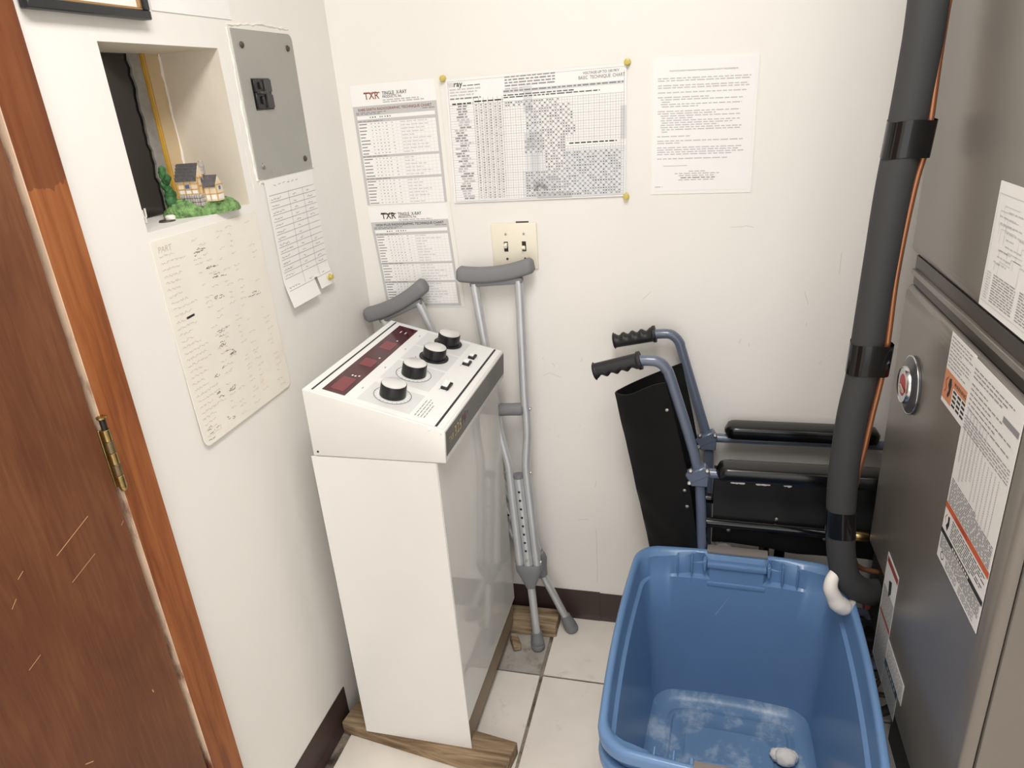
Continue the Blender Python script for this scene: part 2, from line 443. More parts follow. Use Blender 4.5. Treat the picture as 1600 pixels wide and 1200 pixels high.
g.m(NICHE)
g.face([(0, NY0, NZ1), (0, NY1, NZ1), (ND, NY1, NZ1), (ND, NY0, NZ1)])
g.face([(0, NY1, NZ0), (0, NY1, NZ1), (ND, NY1, NZ1), (ND, NY1, NZ0)])
g.face([(0, NY0, NZ0), (0, NY0, NZ1), (ND, NY0, NZ1), (ND, NY0, NZ0)])
g.m(WALL); g.face([(0, NY0, NZ0), (0, NY1, NZ0), (ND, NY1, NZ0), (ND, NY0, NZ0)])
g.m(WALL)
g.face([(0, -0.940, -0.006), (0, -0.940, 2.05), (-0.13, -0.940, 2.05), (-0.13, -0.940, -0.006)])
g.face([(0, -1.80, -0.006), (0, -1.80, 2.05), (-0.13, -1.80, 2.05), (-0.13, -1.80, -0.006)])
g.face([(0, -1.80, 2.05), (0, -0.94, 2.05), (-0.13, -0.94, 2.05), (-0.13, -1.80, 2.05)])
left = struct(g, 'wall_left')
# shallow plaster ridges where the niche surround was patched
g = G(); g.m(PLASTER)
def bead(pts, r, seed, n=26):
    rnd = random.Random(seed); path = []; rs = []
    for i in range(n + 1):
        t = i / n * (len(pts) - 1); k = min(int(t), len(pts) - 2); f = t - k
        p = Vector(pts[k]).lerp(Vector(pts[k + 1]), f)
        path.append(p + Vector((-r * 0.55, rnd.uniform(-1, 1) * r * 0.5, rnd.uniform(-1, 1) * r * 0.5))); rs.append(r * rnd.uniform(0.6, 1.3))
    g.tube(path, rs, 7)
bead([(0.0005, -0.404, 1.640), (0.0005, -0.407, 1.500), (0.0005, -0.404, 1.362)], 0.0036, 1)
bead([(0.0005, -0.404, 1.645), (0.0005, -0.290, 1.652), (0.0005, -0.185, 1.648)], 0.0030, 2)
bead([(0.0005, -0.398, 1.356), (0.0005, -0.385, 1.359)], 0.004, 3, 6)
bead([(0.0005, -0.195, 1.372), (0.0005, -0.180, 1.365)], 0.005, 4, 6)
bead([(ND + 0.001, NY1 - 0.001, 1.60), (ND + 0.001, NY1 - 0.001, 1.40), (ND + 0.001, NY1 - 0.001, 1.335)], 0.0035, 5)
bead([(-0.0005, -0.428, 1.60), (-0.0005, -0.424, 1.45), (-0.0005, -0.420, 1.33)], 0.0018, 6)
struct(g, 'trim_1')

g = G(); g.m(WALLB); g.face([(-0.14, 0, -0.006), (XR, 0, -0.006), (XR, 0, H), (-0.14, 0, H)])
g.m(mat('wall_scuff', (216, 211, 201), 0.7)); sh = Sheet((0, 0, H), (XR, 0, H), (XR, 0, 0), (0, 0, 0)); sh.g = g
rs = random.Random(3)
def scuff(x, z, dx, dz, th=0.0012):
    sh.line(x / XR, 1 - z / H, (x + dx) / XR, 1 - (z + dz) / H, SCUFF, th, 0.0003)
SCUFF = g.mats[-1]
for x, z, dx, dz in [(0.93, 1.172, 0.03, 0.001), (0.96, 1.175, 0.02, -0.004), (0.47, 0.792, 0.02, 0.01), (0.49, 0.80, 0.03, -0.012),
                     (1.10, 1.02, 0.01, -0.03), (1.17, 1.06, 0.0, 0.05), (0.60, 0.32, 0.0, -0.19), (0.55, 0.35, 0.03, 0.003), (0.60, 0.46, 0.005, 0.02), (0.73, 1.0, 0.02, 0.02)]:
    scuff(x, z, dx, dz, 0.0014)
for i in range(26):
    x = rs.uniform(0.45, 1.2); z = rs.uniform(0.12, 0.95); scuff(x, z, rs.uniform(-0.006, 0.006), rs.uniform(-0.012, 0.012), rs.uniform(0.0008, 0.002))
struct(g, 'wall_back')
g = G(); g.m(WALLB); g.face([(XR, 0, -0.006), (XR, YF, -0.006), (XR, YF, H), (XR, 0, H)]); struct(g, 'wall_right')
g = G(); g.m(CEIL); g.face([(-0.14, 0, H), (XR, 0, H), (XR, YF, H), (-0.14, YF, H)]); struct(g, 'ceiling')

# viewing window at the back of the niche
g = G(); g.m(BEIGE); g.box(ND - 0.01, ND, -0.4868, NY1 - 0.0005, NZ0, NZ1)
win = struct(g, 'window_1')
g = G(); g.m(DARKGLASS); g.box(ND - 0.012, ND - 0.004, NY0, -0.515, NZ0 - 0.01, NZ1 + 0.01); struct(g, 'glass_pane', win)
g = G(); g.m(GREYMORTAR)
rnd = random.Random(5); L = []; R = []
for i in range(25):
    z = NZ0 - 0.004 + (NZ1 - NZ0 + 0.004) * i / 24
    L.append(-0.5255 + rnd.uniform(-0.003, 0.003)); R.append(z)
for i in range(24):
    g.face([(ND + 0.001, L[i], R[i]), (ND + 0.001, -0.499, R[i]), (ND + 0.001, -0.499, R[i + 1]), (ND + 0.001, L[i + 1], R[i + 1])])
    g.face([(ND + 0.001, L[i], R[i]), (ND - 0.012, L[i] + 0.002, R[i]), (ND - 0.012, L[i + 1] + 0.002, R[i + 1]), (ND + 0.001, L[i + 1], R[i + 1])])
struct(g, 'mortar_edge', win)
g = G(); g.m(YELLOW); g.box(ND - 0.002, ND + 0.004, -0.499, -0.487, NZ0, NZ1, 0.001, 1); g.m(BEIGE); g.box(ND + 0.003, ND + 0.0046, -0.4936, -0.4926, NZ0, NZ1)
struct(g, 'yellow_seal', win)

# baseboards
def baseboard(name, pts, joints=()):
    g = G(); g.m(BASEB)
    prof = [(0.0, 0.0), (0.011, 0.0), (0.010, 0.004), (0.0055, 0.012), (0.0035, 0.022), (0.003, 0.098), (0.002, 0.101), (0.0, 0.101)]
    for (a, b, nrm, dz) in pts:
        a, b, nrm = Vector(a), Vector(b), Vector(nrm)
        g.loft([[a + nrm * (p[0] + 0.0002) + Vector((0, 0, p[1] + dz - 0.004)) for p in prof], [b + nrm * (p[0] + 0.0002) + Vector((0, 0, p[1] + dz - 0.004)) for p in prof]])
    return struct(g, name, sharp=50)
baseboard('baseboard_left', [((0, -0.873, 0), (0, -0.476, 0), (1, 0, 0), 0.002), ((0, YF, 0), (0, -1.88, 0), (1, 0, 0), 0)])
baseboard('baseboard_back', [((0.0, 0, 0), (0.606, 0, 0), (0, -1, 0), 0.002), ((0.6064, 0, 0), (XR, 0, 0), (0, -1, 0), -0.001)])
baseboard('baseboard_right', [((XR, 0, 0), (XR, YF, 0), (-1, 0, 0), 0)])

# door, casing, hinge
g = G(); g.m(DOORW); g.box(-0.026, 0.0145, -1.795, -0.9505, 0.012, 2.035, 0.0015, 1)
door = struct(g, 'door_1')
# bare scratches in the veneer
g = G(); sh = Sheet((0.0147, -1.795, 2.035), (0.0147, -0.9475, 2.035), (0.0147, -0.9475, 0.012), (0.0147, -1.795, 0.012)); sh.g = g
SCR = mat('bare_scratch', (206, 160, 118), 0.7)
def dscr(y0, z0, y1, z1, th):
    f = lambda y, z: ((y + 1.795) / 0.8475, (2.035 - z) / 2.023)
    a = f(y0, z0); b = f(y1, z1); sh.line(a[0], a[1], b[0], b[1], SCR, th, 0.0001)
SCRATCH = [(-1.01, 0.968, -1.074, 0.945, 0.0012), (-1.019, 0.909, -1.067, 0.894, 0.001), (-1.124, 0.957, -1.134, 0.951, 0.001), (-1.145, 0.929, -1.155, 0.92, 0.001), (-1.144, 0.834, -1.165, 0.827, 0.001), (-1.133, 0.62, -1.145, 0.628, 0.0015), (-0.956, 0.925, -0.962, 0.92, 0.0008), (-1.004, 0.629, -1.003, 0.623, 0.002)]
for sc in SCRATCH: dscr(*sc)
sc_ = struct(g, 'scratch_marks', door)
g = G()
g.m(CASEW); g.box(0.0, 0.018, -0.9415, -0.874, -0.004, 2.12, 0.0012, 1)
g.m(PALEW); g.box(-0.004, 0.0178, -0.9428, -0.9410, 0.0, 2.05)
g.m(CASEW); g.box(0.0, 0.018, -1.87, -1.80, -0.004, 2.12, 0.0012, 1); g.box(0.0, 0.018, -1.80, -0.9416, 2.052, 2.12, 0.0012, 1)
g.m(mat('jamb_wood', (92, 52, 34), 0.6)); g.box(-0.13, 0.0, -0.9435, -0.9405, 0.0, 2.05)
casing = struct(g, 'trim_2')
g = G(); g.m(BRASS)
hx, hy, hz = 0.0205, -0.9425, 0.975
for i in range(5):
    g.m(BRASS if i % 2 == 0 else BRASSD)
    g.lathe([(0.0056, 0), (0.0062, 0.0005), (0.0062, 0.0183), (0.0056, 0.0188)], (hx, hy, hz + 0.004 + i * 0.0193), seg=20)
g.m(DARKSTEEL); g.lathe([(0.0050, 0.004), (0.0050, 0.1)], (hx, hy, hz), seg=14)
g.m(BRASS); g.lathe([(0.003, -0.004), (0.005, -0.002), (0.0060, 0.002), (0.0060, 0.004)], (hx, hy, hz), seg=16)
g.box(0.0142, 0.0155, -0.9505, -0.9425, hz + 0.004, hz + 0.1, 0.0004, 1)
hinge = struct(g, 'door_hinge', door)
g = G(); g.m(DARKSTEEL); g.lathe([(0.0045, 0), (0.0045, 0.017)], (hx, hy, hz + 0.1), seg=14)
g.m(BRASS); g.lathe([(0.0045, 0.0165), (0.0072, 0.018), (0.0072, 0.0205), (0.005, 0.022)], (hx, hy, hz + 0.1), seg=18)
struct(g, 'hinge_pin', hinge)

# ------------------------------------------------------------------ left wall things
def paper_at_left(y0, y1, z0, z1, x=0.0014):
    return Sheet((x, y0, z1), (x, y1, z1), (x, y1, z0), (x, y0, z0))

# framed picture
t = thing('picture_frame', 'black picture frame with thin gold inner edge, top left above the niche', 'picture frame', (0.002, -0.735, 1.636))
def frame_bars(g, y0, y1, z0, z1, wd, x0, x1, bev):
    g.box(x0, x1, y0, y1, z0, z0 + wd, bev, 1); g.box(x0, x1, y0, y1, z1 - wd, z1, bev, 1)
    g.box(x0, x1, y0, y0 + wd, z0 + wd, z1 - wd, bev, 1); g.box(x0, x1, y1 - wd, y1, z0 + wd, z1 - wd, bev, 1)
g = G(); g.m(FRAMEB); frame_bars(g, -0.853, -0.624, 1.637, 1.937, 0.013, 0.002, 0.018, 0.0015); g.build('frame', t)
g = G(); g.m(FRAMEG); frame_bars(g, -0.840, -0.637, 1.650, 1.924, 0.0035, 0.003, 0.0145, 0.0006)
g.build('gold_liner', t)
g = G(); g.m(PAPER); g.box(0.003, 0.008, -0.837, -0.640, 1.653, 1.921); g.build('picture_sheet', t)

s = paper_at_left(-0.600, -0.386, 1.654, 1.934); s.b = lambda u, v: 0.002 * (1 - v); s.base(PAPER)
for i in range(14): s.words(0.1, 0.9, 0.1 + i * 0.055, INKL, 0.002)
solo(s.g, 'wall_paper_sheet', 'plain white sheet cut off by the top edge, right of the black picture frame', 'paper')

# large handwritten card under the niche
s = paper_at_left(-0.737, -0.438, 0.935, 1.309)
s.b = lambda u, v: 0.001 + 0.010 * max(0, v - 0.3) ** 2 * (1 - 0.6 * u)
pts = []
r = 0.014
def rr(cx, cy, a0): return [(cx + r / s.W * math.cos(a0 + k * PI / 8), cy + r / s.H * math.sin(a0 + k * PI / 8)) for k in range(5)]
out = [(0, 0), (1, 0)] + rr(1 - r / s.W, 1 - r / s.H, 0) + rr(r / s.W, 1 - r / s.H, PI / 2)
s.base(CARD, 0.0018, 6, 10, 0, 1, 0, 1 - r / s.H)
s.base(CARD, 0.0018, 6, 2, r / s.W, 1 - r / s.W, 1 - r / s.H, 1)
for cx, sg in ((r / s.W, -1), (1 - r / s.W, 1)):
    arc = [(cx + sg * r / s.W * math.cos(k * PI / 12), 1 - r / s.H + r / s.H * math.sin(k * PI / 12)) for k in range(7)]
    poly = [(cx, 1 - r / s.H)] + arc
    s.g.m(CARD); s.g.loft([[s.P(a, b, 0) for a, b in poly], [s.P(a, b, -0.0018) for a, b in poly]])
s.text('PART', 0.04, 0.055, 0.010, PENCIL, slant=0.2)
rnd = random.Random(11)
for i in range(31):
    v = 0.04 + i * 0.0305
    if i: s.scribble(0.035 + 0.01 * rnd.random(), v, rnd.uniform(0.10, 0.24), 0.016, rnd.choice([PENCIL, PENCIL, PENCILR]), 9, 0.0008)
    for cx in (0.32, 0.40, 0.55, 0.66, 0.86):
        if rnd.random() < 0.72: s.scribble(cx + rnd.uniform(-0.02, 0.02), v + rnd.uniform(-0.008, 0.008), rnd.uniform(0.03, 0.08), 0.014, rnd.choice([PENCIL, PENCIL, PENCILR]), 5, 0.0008)
for cu, cv, n in ((0.36, 0.10, 6), (0.44, 0.2, 4), (0.47, 0.235, 5), (0.42, 0.35, 4), (0.78, 0.41, 5), (0.40, 0.52, 4), (0.36, 0.56, 4), (0.40, 0.63, 6), (0.27, 0.70, 3), (0.25, 0.80, 5), (0.36, 0.80, 4), (0.25, 0.94, 4), (0.10, 0.93, 3), (0.06, 0.96, 3)):
    for k in range(n): s.scribble(cu + rnd.uniform(-0.05, 0.05), cv + rnd.uniform(-0.02, 0.02), rnd.uniform(0.02, 0.06), 0.014, PENCILD, 5, 0.0009)
s.line(0.13, 0.375, 0.20, 0.372, INK, 0.004)
solo(s.g, 'handwritten_card', 'large cream card covered in faded handwritten columns, hanging below the niche', 'card')

# ruled list with a torn bottom below the breaker panel
s = paper_at_left(-0.386, -0.190, 1.093, 1.362)
s.b = lambda u, v: 0.001 + 0.014 * max(0, v - 0.8) / 0.2
s.base(PAPER, 0.0004, 10, 12, 0, 1, 0, 0.86)
s.base(PAPER, 0.0004, 6, 4, 0.0, 0.60, 0.86, 1.0); s.base(PAPER, 0.0004, 5, 4, 0.66, 1.0, 0.86, 0.97)
for i in range(16):
    s.line(0.04, 0.12 + i * 0.05, 0.99, 0.12 + i * 0.05, INKG, 0.0008)
s.line(0.42, 0.12, 0.40, 0.86, INKG, 0.0008); s.line(0.72, 0.12, 0.74, 0.86, INKG, 0.0008)
rnd = random.Random(12)
for k in range(6): s.scribble(0.16 + k * 0.09, 0.05, 0.06, 0.02, INKG, 4, 0.0008)
for i in range(15):
    s.scribble(0.06, 0.15 + i * 0.05, rnd.uniform(0.14, 0.26), 0.02, PENCILD, 8, 0.0008)
    s.scribble(0.50, 0.15 + i * 0.05, rnd.uniform(0.05, 0.09), 0.018, PENCILD, 4, 0.0008)
    if rnd.random() < 0.8: s.scribble(0.80, 0.15 + i * 0.05, rnd.uniform(0.05, 0.12), 0.018, PENCILD, 5, 0.0009)
solo(s.g, 'ruled_list', 'white handwritten ruled list with torn bottom edge, taped below the breaker panel', 'paper')

def tack(p, axis, label):
    g = G(); g.m(TACK); g.lathe([(0.006, 0.0), (0.0075, 0.001), (0.0072, 0.0022), (0.0045, 0.0030), (0.0042, 0.0068), (0.0058, 0.0080), (0.0060, 0.0095), (0.004, 0.0102)], p, axis, 18)
    solo(g, 'push_tack', label, 'push tack', 'yellow push tacks')
tack((0.0125, -0.2115, 1.1180), (1, 0, 0), 'yellow tack at the bottom right of the torn ruled list on the left wall')

# breaker panel
t = thing('breaker_panel', 'grey steel breaker panel cover with one black double breaker, on the left wall', 'breaker panel', (0.0, -0.288, 1.364))
g = G(); g.m(PANELST)
PB = [(-0.399, 1.366), (-0.185, 1.366)] + [(-0.181 - 0.014 + 0.014 * math.cos(a), 1.628 + 0.014 * math.sin(a) - 0.003) for a in [k * PI / 10 for k in range(6)]] + [(-0.396, 1.640)]
g.prism(PB, lambda a, b, w_: (w_, a, b), 0.0002, 0.003)
g.m(BLACKP); g.box(0.002, 0.0034, -0.364, -0.299, 1.494, 1.553); cover = g.build('cover_plate', t)
for i, (y, z) in enumerate([(-0.372, 1.612), (-0.205, 1.611), (-0.378, 1.389), (-0.212, 1.388)]):
    g = G(); g.m(SCREWD if i != 2 else SCREW); g.lathe([(0.0062, 0.0), (0.0062, 0.0015), (0.004, 0.004), (0.001, 0.0046)], (0.003, y, z), (1, 0, 0), 16); g.build('screw', t)
g = G(); g.m(BLACKP); g.box(0.003, 0.0075, -0.361, -0.328, 1.497, 1.5265, 0.001, 1); g.box(0.003, 0.0075, -0.361, -0.328, 1.5275, 1.551, 0.001, 1)
g.m(BLACKP2); g.box(0.003, 0.011, -0.330, -0.318, 1.497, 1.551, 0.001, 1); g.box(0.003, 0.0085, -0.316, -0.302, 1.497, 1.522, 0.001, 1); g.box(0.003, 0.0085, -0.316, -0.302, 1.527, 1.551, 0.001, 1)
br = g.build('breaker', t)
g = G(); g.m(BLACKP2); g.box(0.0065, 0.017, -0.357, -0.334, 1.5235, 1.5285, 0.001, 1); g.m(BLACKP); g.box(0.0074, 0.012, -0.347, -0.340, 1.505, 1.52, 0.0008, 1); g.box(0.0074, 0.012, -0.347, -0.340, 1.533, 1.546, 0.0008, 1)
g.build('breaker_handle', br)

# cottage ornament on the niche sill
ang = math.atan2(0.75, 0.66)
t = thing('cottage_figurine', 'painted half-timbered cottage ornament with green grass base on the niche sill', 'figurine', (-0.034, -0.5440, NZ0))
t.scale = (1.06, 1.1, 1.16)
t.rotation_euler = (0, 0, ang)
g = G(); g.m(GRASS)
rnd = random.Random(9); seg = 40; rings = []
for k, (sc, h) in enumerate([(1.0, 0.0), (1.02, 0.004), (0.97, 0.011), (0.82, 0.019), (0.55, 0.025), (0.2, 0.027)]):
    rings.append([Vector((0.064 * sc * math.cos(a), 0.030 * sc * math.sin(a), h + (rnd.uniform(-0.002, 0.002) if 0 < k < 5 else 0) + (0.006 * math.cos(a) * sc if k > 2 else 0) * -0.3)) for a in [2 * PI * i / seg for i in range(seg)]])
g.loft(rings)
for i in range(70):
    a_ = rnd.uniform(-0.9, PI + 0.2) if i % 4 else rnd.uniform(0, 2 * PI); q_ = rnd.uniform(0.55, 0.98)
    g.m(GRASS if i % 3 else GRASSL); g.ball((0.060 * q_ * math.cos(a_), 0.028 * q_ * math.sin(a_), 0.006 + 0.018 * (1 - q_) * 1.6), rnd.uniform(0.0025, 0.0048), 1, 0.2, i)
g.build('grass_base', t, local=True)
def gable(g, x0, x1, y0, y1, z0, z1, zr, wall):
    """house body with its ridge along x"""
    ym = (y0 + y1) / 2
    g.m(wall); g.loft([[(x, y0, z0), (x, y1, z0), (x, y1, z1), (x, ym, zr), (x, y0, z1)] for x in (x0, x1)])
def gable_y(g, x0, x1, y0, y1, z0, z1, zr, wall):
    xm = (x0 + x1) / 2
    g.m(wall); g.loft([[(x0, y, z0), (x1, y, z0), (x1, y, z1), (xm, y, zr), (x0, y, z1)] for y in (y0, y1)])
def turn(g):
    M = Matrix.Translation((0.001, -0.0155, 0.0005)) @ Matrix.Rotation(-0.72, 4, 'Z') @ Matrix.Scale(0.88, 4)
    g.v = [tuple(M @ Vector(v)) for v in g.v]
g = G(); gable(g, -0.036, 0.006, -0.016, 0.014, 0.036, 0.064, 0.086, COTT); g.m(TIMBER)
for z in (0.036, 0.045, 0.0545, 0.0635): g.box(-0.0365, 0.0065, -0.0170, -0.0155, z, z + 0.0016)
for x in (-0.0365, -0.023, -0.010, 0.0045): g.box(x, x + 0.002, -0.0170, -0.0155, 0.036, 0.064)
for y in (-0.016, -0.006, 0.004, 0.0125): g.box(0.0055, 0.0072, y, y + 0.0016, 0.036, 0.068)
for z in (0.036, 0.050, 0.064): g.box(0.0055, 0.0072, -0.016, 0.014, z, z + 0.0016)
g.m(COTWHITE)
for x in (-0.0335, -0.0205, -0.0075): g.box(x, x + 0.0095, -0.0166, -0.0155, 0.0385, 0.0440)
g.m(BLUEW); g.box(-0.0205, -0.012, -0.0169, -0.0155, 0.0475, 0.0535); g.box(0.0058, 0.0070, -0.004, 0.003, 0.0555, 0.0625)
turn(g); g.build('cottage_walls', t, local=True)
g = G(); g.m(STONE)
rnd = random.Random(4)
for i in range(9):
    for j in range(3):
        x = -0.037 + i * 0.0051; z = 0.016 + j * 0.007
        g.box(x, x + 0.0048, -0.018 - rnd.uniform(0, 0.0015), 0.014, z, z + 0.0066, 0.0012, 1)
turn(g); g.build('stone_foundation', t, local=True)
def roof(g, x0, x1, y0, y1, z1, zr, ov=0.003, th=0.0028):
    ym = (y0 + y1) / 2; sl = (zr - z1) / (ym - y0)
    g.loft([[(x, y0 - ov, z1 - ov * sl), (x, ym, zr), (x, y1 + ov, z1 - ov * sl), (x, y1 + ov, z1 - ov * sl + th), (x, ym, zr + th), (x, y0 - ov, z1 - ov * sl + th)] for x in (x0, x1)])
g = G(); g.m(COTROOF); roof(g, -0.038, 0.005, -0.016, 0.014, 0.064, 0.086)
for i in range(5):
    f = i / 5; y = -0.0185 + 0.0175 * f; z = 0.0625 + 0.0256 * f; g.box(-0.0383, 0.0053, y, y + 0.0026, z + 0.001, z + 0.0040)
turn(g); g.build('cottage_roof', t, local=True)
g = G(); gable(g, 0.008, 0.034, -0.002, 0.022, 0.022, 0.050, 0.064, COTT); g.m(TIMBER)
for z in (0.034, 0.0495): g.box(0.008, 0.0345, -0.0030, -0.0015, z, z + 0.0015); g.box(0.0335, 0.035, -0.002, 0.022, z, z + 0.0015)
for x in (0.008, 0.0185, 0.0325): g.box(x, x + 0.0018, -0.0030, -0.0015, 0.022, 0.050)
g.m(COTWHITE); g.box(0.0105, 0.0175, -0.0027, -0.0015, 0.025, 0.033); g.box(0.021, 0.031, -0.0027, -0.0015, 0.025, 0.033); g.box(0.0338, 0.0346, 0.001, 0.009, 0.025, 0.033); g.box(0.0338, 0.0346, 0.011, 0.019, 0.025, 0.033)
g.m(BLUEW); g.box(0.0337, 0.0349, 0.007, 0.013, 0.041, 0.047)
turn(g); g.build('cottage_annex', t, local=True)
g = G(); g.m(COTROOF); roof(g, 0.007, 0.033, -0.002, 0.022, 0.050, 0.064, 0.003, 0.0024); turn(g); g.build('annex_roof', t, local=True)
g = G(); g.m(STONE); g.box(0.004, 0.012, 0.004, 0.012, 0.068, 0.092, 0.001, 1); turn(g); g.build('chimney', t, local=True)
g = G(); g.m(TREE)
for i in range(13):
    g.ball((-0.047 + rnd.uniform(-0.004, 0.003), 0.006 + rnd.uniform(-0.008, 0.008), 0.020 + i * 0.0044), rnd.uniform(0.007, 0.0105) * (1 - i * 0.02), 2, 0.16, i)
g.build('tree', t, local=True)
# two small white bits at the foot of the dark window
g = G(); g.m(COTWHITE); g.tube([(-0.080, -0.640, NZ0 + 0.001), (-0.080, -0.640, NZ0 + 0.010)], 0.0022, 8)
g.tube([(-0.080, -0.6435, NZ0 + 0.024), (-0.080, -0.643, NZ0 + 0.012), (-0.080, -0.640, NZ0 + 0.009), (-0.080, -0.637, NZ0 + 0.012), (-0.080, -0.6362, NZ0 + 0.026)], 0.0018, 8)
solo(g, 'forked_clip', 'tiny white forked plastic clip standing at the foot of the dark window', 'clip')
g = G(); g.m(COTWHITE); g.lathe([(0.0085, 0.003), (0.0088, 0.008), (0.006, 0.0105)], (-0.046, -0.619, NZ0), seg=20)
g.m(mat('cap_dark', (70, 66, 60), 0.5)); g.lathe([(0.014, 0.0002), (0.013, 0.003), (0.009, 0.0035)], (-0.050, -0.624, NZ0), seg=20)
solo(g, 'round_cap', 'small round white cap on a dark disc beside the cottage ornament', 'cap')

# ------------------------------------------------------------------ back wall papers
def back(pts, y=-0.0014, bulge=None):
    return Sheet(*[(p[0], y, p[1]) for p in pts], bulge=bulge)

def txr_chart(s, ink, title, name, label, hdr):
    s.base(SLEEVE, 0.0003, 8, 10, -0.02, 1.05, -0.01, 1.01, -0.0004)
    s.base(PAPERG, 0.0004, 8, 10, 0.0, 1, hdr, 1); s.base(PAPER, 0.0004, 8, 4, 0, 1, 0, hdr)
    W_ = s.W
    s.text('TXR', 0.155, 0.118, 0.0165, ink, width=0.040, bold=True)
    s.rect(0.155, 0.066, 0.35, 0.0745, ink)
    s.text('TINGLE  X-RAY', 0.375, 0.093, 0.0082, INK, width=0.064, bold=True)
    s.text('PRODUCTS, Inc.', 0.375, 0.117, 0.0058, INK, width=0.050, bold=True)
    s.words(0.375, 0.80, 0.128, INKL, 0.0026, 1); s.words(0.375, 0.86, 0.144, INKL, 0.0026, 2)
    s.text(title, 0.06, hdr + 0.040, 0.0062, ink, width=0.88 * W_, bold=True)
    s.words(0.03, 0.40, hdr + 0.050, INKG, 0.0016, 3); s.words(0.03, 0.32, hdr + 0.062, INKG, 0.0016, 4); s.words(0.83, 0.97, hdr + 0.048, INKG, 0.0016, 5)
    y = hdr + 0.078
    s.rect(0.035, y, 0.97, y + 0.03, PAPER, 0.0002)
    rnd = random.Random(len(title))
    for u in (0.19, 0.22, 0.25, 0.31, 0.335, 0.37, 0.40, 0.43): s.rect(u, y + 0.01, u + 0.014, y + 0.02, rnd.choice([INKG, INK]), 0.0004)
    blocks = [(y + 0.055, 10, 0.27), (y + 0.055 + 0.29, 6, 0.17), (y + 0.055 + 0.48, 8, 0.215)]
    for (b0, n, h) in blocks:
        s.rect(0.035, b0, 0.97, b0 + h, PAPER, 0.0002)
        s.words(0.04, 0.34, b0 - 0.013, INKG, 0.0017)
        for i in range(n):
            v = b0 + h * (i + 0.35) / n
            s.rect(0.045, v, 0.045 + rnd.uniform(0.06, 0.12), v + 0.008, INKG, 0.0004)
            for u in (0.19, 0.235, 0.28, 0.325, 0.37, 0.44):
                s.rect(u + rnd.uniform(-0.004, 0.004), v, u + 0.018, v + 0.005, rnd.choice([INKG, INKG, INKL]), 0.0004)
            s.line(0.15, b0 + h * i / n, 0.97, b0 + h * i / n, INKL, 0.0003)
            s.words(0.55, rnd.uniform(0.65, 0.9), v, INKL, 0.0015)
        for u in [0.5 + 0.047 * k for k in range(11)]: s.line(u, b0, u, b0 + h, INKL, 0.0003)
    solo(s.g, name, label, 'chart')
s = back([(0.034, 1.533), (0.251, 1.535), (0.252, 1.252), (0.036, 1.250)])
txr_chart(s, INKBROWN, 'RARE EARTH RADIOGRAPHIC TECHNIQUE CHART', 'technique_chart', 'grey and white technique chart with brown TXR heading, the upper of two by the corner', 0.168)
s = back([(0.036, 1.245), (0.248, 1.249), (0.262, 0.985), (0.052, 0.983)], y=-0.0020)
txr_chart(s, INK, 'HIGH PLUS RADIOGRAPHIC TECHNIQUE CHART', 'technique_chart', 'grey and white technique chart with black TXR heading, above the left crutch', 0.145)

# wide gridded chart
s = back([(0.279, 1.530), (0.697, 1.533), (0.692, 1.251), (0.272, 1.249)], bulge=lambda u, v: 0.0012 + 0.007 * max(0, v - 0.75) + 0.004 * max(0, 0.12 - v) * 4 * u)
s.base(PAPER, 0.0004, 16, 12)
def X(u0, v0, u1, v1, m_, w_=0.00025): s.rect(u0, v0, u1, v1, m_, w_)
# photocopy shadows printed in the sheet
for (u0, v0, u1, v1, k) in [(0.44, 0.10, 0.49, 0.30, 1), (0.45, 0.30, 0.52, 0.48, 0), (0.44, 0.46, 0.54, 0.60, 1), (0.46, 0.50, 0.50, 0.57, 2), (0.44, 0.60, 0.56, 0.78, 0), (0.47, 0.62, 0.52, 0.80, 1),
                            (0.42, 0.76, 0.66, 0.98, 0), (0.44, 0.80, 0.62, 0.92, 1), (0.48, 0.84, 0.56, 0.98, 1), (0.50, 0.94, 0.70, 0.99, 2), (0.66, 0.60, 1.0, 0.98, 0), (0.97, 0.30, 1.0, 0.55, 1)]:
    X(u0, v0, u1, v1, SMUDGE[k], 0.0003 + 0.0002 * k)
s.lift = 0.0006
s.line(0.01, 0.02, 0.99, 0.02, INKL, 0.0005); s.line(0.01, 0.99, 0.99, 0.985, INKG, 0.0006); s.line(0.012, 0.02, 0.012, 0.99, INKG, 0.0005); s.line(0.988, 0.05, 0.988, 0.985, INKG, 0.0005)
for k in range(6): s.line(0.015 + k * 0.005, 0.03, 0.02 + k * 0.005, 0.065, INKL, 0.0008)
s.text('ray', 0.045, 0.062, 0.012, INK, width=0.022, bold=True)
s.words(0.10, 0.20, 0.056, INK, 0.0014, 21)
for i in range(4): s.words(0.34, 0.62, 0.018 + i * 0.022, INKG, 0.0022, 30 + i)
s.words(0.34, 0.44, 0.106, INKL, 0.0022, 35)
s.text('VOLTAGE UP TO 100 PKV', 0.77, 0.052, 0.0052, INKG, width=0.080, bold=True)
s.text('BASIC  TECHNIQUE  CHART', 0.745, 0.088, 0.0072, INKG, width=0.103)
for i in range(3): s.words(0.02, 0.20 - 0.02 * i, 0.08 + i * 0.022, INKL, 0.002)
s.words(0.02, 0.2, 0.150, INKG, 0.0026, 41)
X(0.33, 0.118, 0.985, 0.140, SMUDGE[1]); s.words(0.33, 0.985, 0.123, INKG, 0.0030, 42)
s.words(0.33, 0.72, 0.155, INK, 0.0018, 43); s.words(0.33, 0.86, 0.172, INK, 0.0018, 44)
s.words(0.03, 0.15, 0.19, INK, 0.0028, 45); s.words(0.16, 0.325, 0.182, INK, 0.0026, 46)
rnd = random.Random(77); T0, T1, NR = 0.205, 0.975, 37
